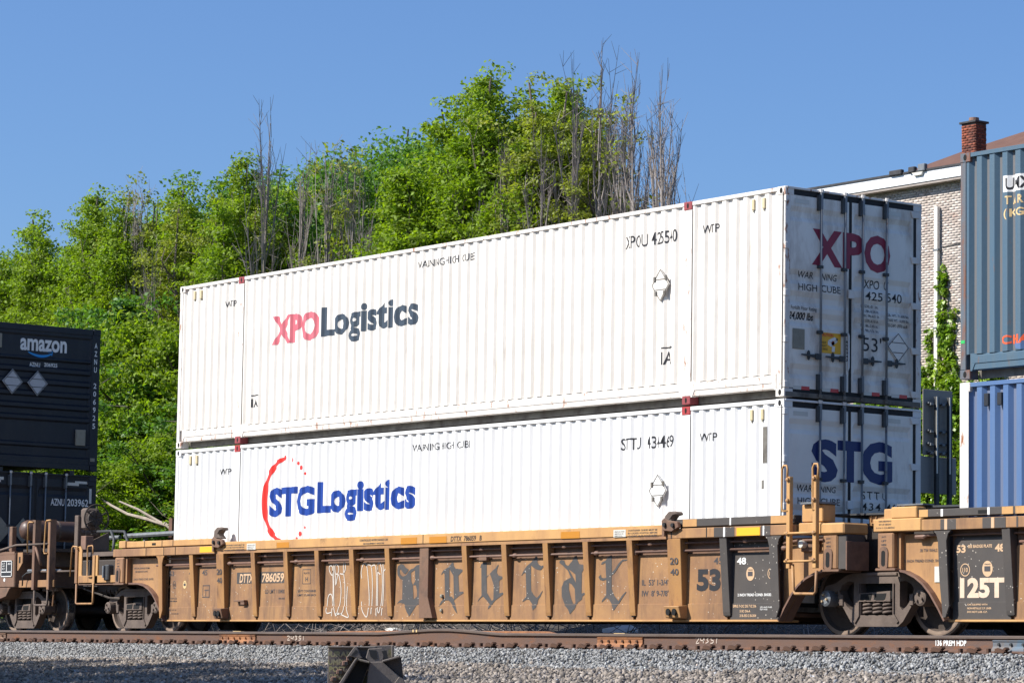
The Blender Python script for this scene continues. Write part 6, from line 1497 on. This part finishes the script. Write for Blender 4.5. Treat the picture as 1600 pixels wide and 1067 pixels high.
bricks(CY0, CY1, 13.35, CZ-0.03, CX1, 0.13, 0.062, 0.012, 0.012, 'x', chimney_brick, 'brick', c_h, 6)
MB().box(CX0-0.06, CX1+0.06, CY0-0.06, CY1+0.06, CZ, CZ+0.06).build('chimney_cap', MATS['tar_edge'], c_h, 0.01)
MB().lathe([(0.09, 0.0), (0.15, 0.0), (0.14, 0.12), (0.11, 0.12)], ((CX0+CX1)/2, (CY0+CY1)/2, CZ+0.06), 'z', 14).build('chimney_pot', MATS['pale_rust'], c_h)
# ivy
def ivy_pts(n):
    out = []
    while len(out) < n:
        x = random.uniform(-17.5, -11.5); z = random.uniform(0.6, 11.0)
        lim = 8.5+0.45*math.sin(x*3.1)+0.3*math.sin(x*7.7)
        if x < -15.2: lim = 7.4+0.5*math.sin(x*2.1)
        if x > -13.6: lim = 7.7+0.5*math.sin(x*4)
        ok = z < lim
        if abs(x+14.02-0.03*math.sin(z*3)) < 0.10+0.035*(10.8-z)*0.9 and z < 10.75: ok = True
        if abs(x+13.62-0.05*math.sin(z*2)-0.10*(z-9)*0.3) < 0.07+0.02*(9.6-z) and z < 9.55: ok = True
        if abs(x+14.52) < 0.14 and z < 9.0: ok = True
        if abs(x+14.24) < 0.07 and z > 9.0: ok = False
        if ok: out.append((x, YW-random.uniform(0.02, 0.30 if z < 7.5 else 0.14), z))
    return np.array(out)
iv = ivy_pts(3000)
V, F = leaf_quads(iv, np.full(len(iv), 0.12), 15, 0.15, 1.0, 0.2)
iv_t = thing('ivy', (-14.5, 32.9, 0.5), 'bright green ivy climbing the brick wall beside the downpipe', 'ivy')
big_mesh('foliage', V-np.array((-14.5, 32.9, 0.5)), F, leaf_ivy, 'stuff', iv_t)
for (pts) in ([(-14.05, YW-0.03, 0.5), (-14.0, YW-0.03, 6), (-14.02, YW-0.03, 10.5)], [(-13.8, YW-0.03, 0.5), (-13.65, YW-0.03, 6), (-13.6, YW-0.03, 9.3)], [(-14.6, YW-0.03, 0.5), (-14.52, YW-0.03, 8.8)]):
    MB().tube(pts, 0.02, 5).build('stem', bark_dark, iv_t)

# ---------------------------------------------------------------- track-side signs
sg = thing('track_sign', (13, 6, 0), 'two grey sign boards seen from behind on twin dark posts, between the two stacks', 'sign')
MB().box(12.93, 12.945, 5.77, 6.41, 2.885, 3.915).build('board', sign_back, sg, 0.004)
MB().box(12.93, 12.945, 5.55, 6.50, 2.29, 2.868).build('board', sign_low, sg, 0.02)
for y in (5.98, 6.26):
    p_ = MB().box(13.0, 13.06, y-0.035, y+0.035, -0.2, 3.80).build('post', darksteel, sg, 0.004)
    MB().box(13.061, 13.068, y-0.035, y-0.005, 2.6, 3.80).build('post_flange', pale_refl, p_)
for z in (3.70, 3.27, 3.07, 2.94): 
    MB().box(12.945, 13.0, 5.84, 6.36, z-0.014, z+0.014).build('crossbar', galv, sg, 0.004)
    for y in (5.90, 6.15): MB().box(13.0, 13.03, y-0.04, y+0.02, z-0.035, z+0.0).build('bracket', galv, sg)

# ---------------------------------------------------------------- bumping post in front
BS = 0.773
bp_c = CAM+(Vector((15.004, -6.0, -0.488))-CAM)*BS; R3 = Vector((0.6, 0.8, 0)).normalized(); B3 = Vector((-0.8, 0.6, 0)).normalized()
bpost = thing('bumping_post', tuple(bp_c), 'old cast steel bumping post with raised letters, standing at the bottom edge before the rail', 'bumping post')
def bp(u, v, w): return tuple(bp_c+(R3*u+Vector((0, 0, 1))*v+B3*w)*BS)
def bprism(pts, w0, w1, name, m=cast_old, par=None, bev=0.006):
    n = len(pts); mb = MB(); vs = [bp(u, v, w0) for u, v in pts]+[bp(u, v, w1) for u, v in pts]
    mb.poly(vs, [tuple(range(n)), tuple(range(2*n-1, n-1, -1))]+[(i, i+n, (i+1) % n+n, (i+1) % n) for i in range(n)])
    return mb.build(name, m, par or bpost, bev)
plate = bprism([(-0.49, 0.235), (-0.10, 0.245), (0.327, 0.27), (0.35, 0.13), (0.36, -0.75), (-0.49, -0.75)], 0.10, 0.15, 'face_plate')
bprism([(-0.495, 0.245), (0.12, 0.25), (0.12, 0.225), (-0.495, 0.222)], 0.04, 0.16, 'top_rim')
for i, (s, x1, v) in enumerate((('DURABLE', -0.10, 0.145), ('BUMPING', -0.16, 0.045), ('POST', -0.26, -0.045), ('CHICAGO', -0.22, -0.14))):
    sh = fit(text_shape(s, 0.03), -0.535 if i < 2 else -0.47, x1, v-0.035, v+0.035)
    vs, fs = sh; bmv = []
    mb = MB(); mb.poly([bp(max(u, -0.485), v_, 0.085) for u, v_ in vs], [tuple(f) for f in fs]).build('raised_lettering', MATS['mossy_cast'], plate)
def strut(a, b, w_a, w_b, th, name, m=cast_old, y0=-0.05, y1=0.1):
    """flat arm from a (u,v,w) to b with a flange"""
    A = Vector(bp(*a)); Bv = Vector(bp(*b)); d = (Bv-A).normalized(); side = d.cross(Vector((0.2, -0.6, 0.2))).normalized()
    o = d.cross(side).normalized()
    vs = [A+side*w_a, A-side*w_a, Bv-side*w_b, Bv+side*w_b]; mb = MB()
    mb.poly([tuple(v+o*th) for v in vs]+[tuple(v-o*th) for v in vs], [(0, 1, 2, 3), (7, 6, 5, 4), (0, 4, 5, 1), (1, 5, 6, 2), (2, 6, 7, 3), (3, 7, 4, 0)])
    return mb.build(name, m, bpost, 0.004)
# left arm with a deep pocket
bprism([(-0.12, 0.095), (0.055, 0.055), (-0.03, -0.18), (-0.20, -0.75), (-0.52, -0.75), (-0.42, -0.36)], -0.02, 0.05, 'left_arm')
bprism([(-0.12, 0.095), (-0.09, 0.10), (-0.37, -0.40), (-0.50, -0.75), (-0.54, -0.75), (-0.42, -0.38)], -0.36, 0.0, 'left_flange')
bprism([(-0.115, 0.10), (0.06, 0.058), (0.055, 0.035), (-0.118, 0.07)], -0.30, 0.04, 'left_lip')
bprism([(-0.10, 0.065), (0.042, 0.035), (-0.04, -0.17), (-0.24, -0.75), (-0.46, -0.75), (-0.35, -0.36)], -0.024, -0.018, 'left_pocket', black, bev=0)
# centre web
bprism([(0.03, 0.22), (0.0, 0.10), (0.055, 0.055), (0.03, -0.12), (-0.05, -0.75), (0.62, -0.75), (0.43, -0.13), (0.215, 0.06), (0.24, 0.20), (0.20, 0.235)], -0.14, -0.02, 'centre_web')
bprism([(0.055, 0.055), (0.215, 0.06), (0.43, -0.125), (0.52, -0.75), (0.0, -0.75), (0.03, -0.12)], -0.20, -0.14, 'centre_face')
for a in ([(0.035, 0.205), (0.13, 0.20), (0.15, 0.10), (0.10, 0.085), (0.06, 0.12)], [(0.20, 0.19), (0.26, 0.20), (0.28, 0.11), (0.24, 0.09)]):
    bprism(a, -0.145, -0.139, 'casting_opening', black, bev=0)
bprism([(-0.15, 0.245), (-0.12, 0.245), (-0.07, 0.13), (-0.04, 0.10), (-0.10, 0.095), (-0.20, 0.12), (-0.25, 0.10)], -0.06, 0.05, 'brace_arm')
bprism([(-0.19, 0.13), (-0.13, 0.205), (-0.10, 0.18), (-0.14, 0.135)], -0.064, -0.058, 'brace_pocket', black, bev=0)
# right arm
bprism([(0.215, 0.06), (0.43, 0.125), (0.445, 0.10), (0.48, -0.16), (0.50, -0.30), (0.43, -0.125)], -0.13, -0.02, 'right_arm', MATS['oily_cast_iron'])
bprism([(0.21, 0.075), (0.43, 0.14), (0.435, 0.115), (0.215, 0.05)], -0.26, 0.02, 'right_lip')
bprism([(0.43, -0.12), (0.49, -0.16), (0.60, -0.75), (0.50, -0.75), (0.30, -0.30)], -0.22, -0.10, 'right_foot')
bprism([(0.31, 0.26), (0.345, 0.27), (0.35, 0.10), (0.315, 0.10)], 0.0, 0.1, 'edge_rib')
for u, v in ((-0.27, 0.03), (-0.34, -0.08), (-0.41, -0.17), (-0.22, 0.09), (-0.46, -0.27)):
    bb_ = bprism([(u-0.035, v-0.03), (u+0.045, v-0.015), (u+0.04, v+0.035), (u-0.03, v+0.03)], -0.04, 0.10, 'bolt_block', MATS['pale_rust'])
    bprism([(u-0.0, v-0.03), (u+0.045, v-0.018), (u+0.04, v+0.02), (u+0.0, v+0.02)], -0.045, -0.039, 'bolt_gap', black, bb_, 0)

# ---------------------------------------------------------------- trees behind the camera's left whose shade falls on the stone
for i, (k, x, y, H, w) in enumerate((('r', 2.0, -14.0, 7.0, 'leftmost of the front four'), ('s', 5.4, -13.9, 7.0, 'second of the front four'), ('r', 9.0, -13.9, 7.0, 'third of the front four'), ('s', 12.4, -14.2, 7.0, 'last of the front four'),
                                     ('r', 15.0, -16.6, 7.6, 'middle one toward the bumping post'), ('s', 14.8, -19.2, 7.8, 'closest one to the bumping post'), ('r', 8.8, -17.6, 7.8, 'left one of the back pair'), ('s', 12.0, -18.0, 7.8, 'right one of the back pair'))):
    put(k, x, y, H, 'leafy shade tree outside the view on the near side, '+w, 'shade trees on the near side of the track', w=1.05)
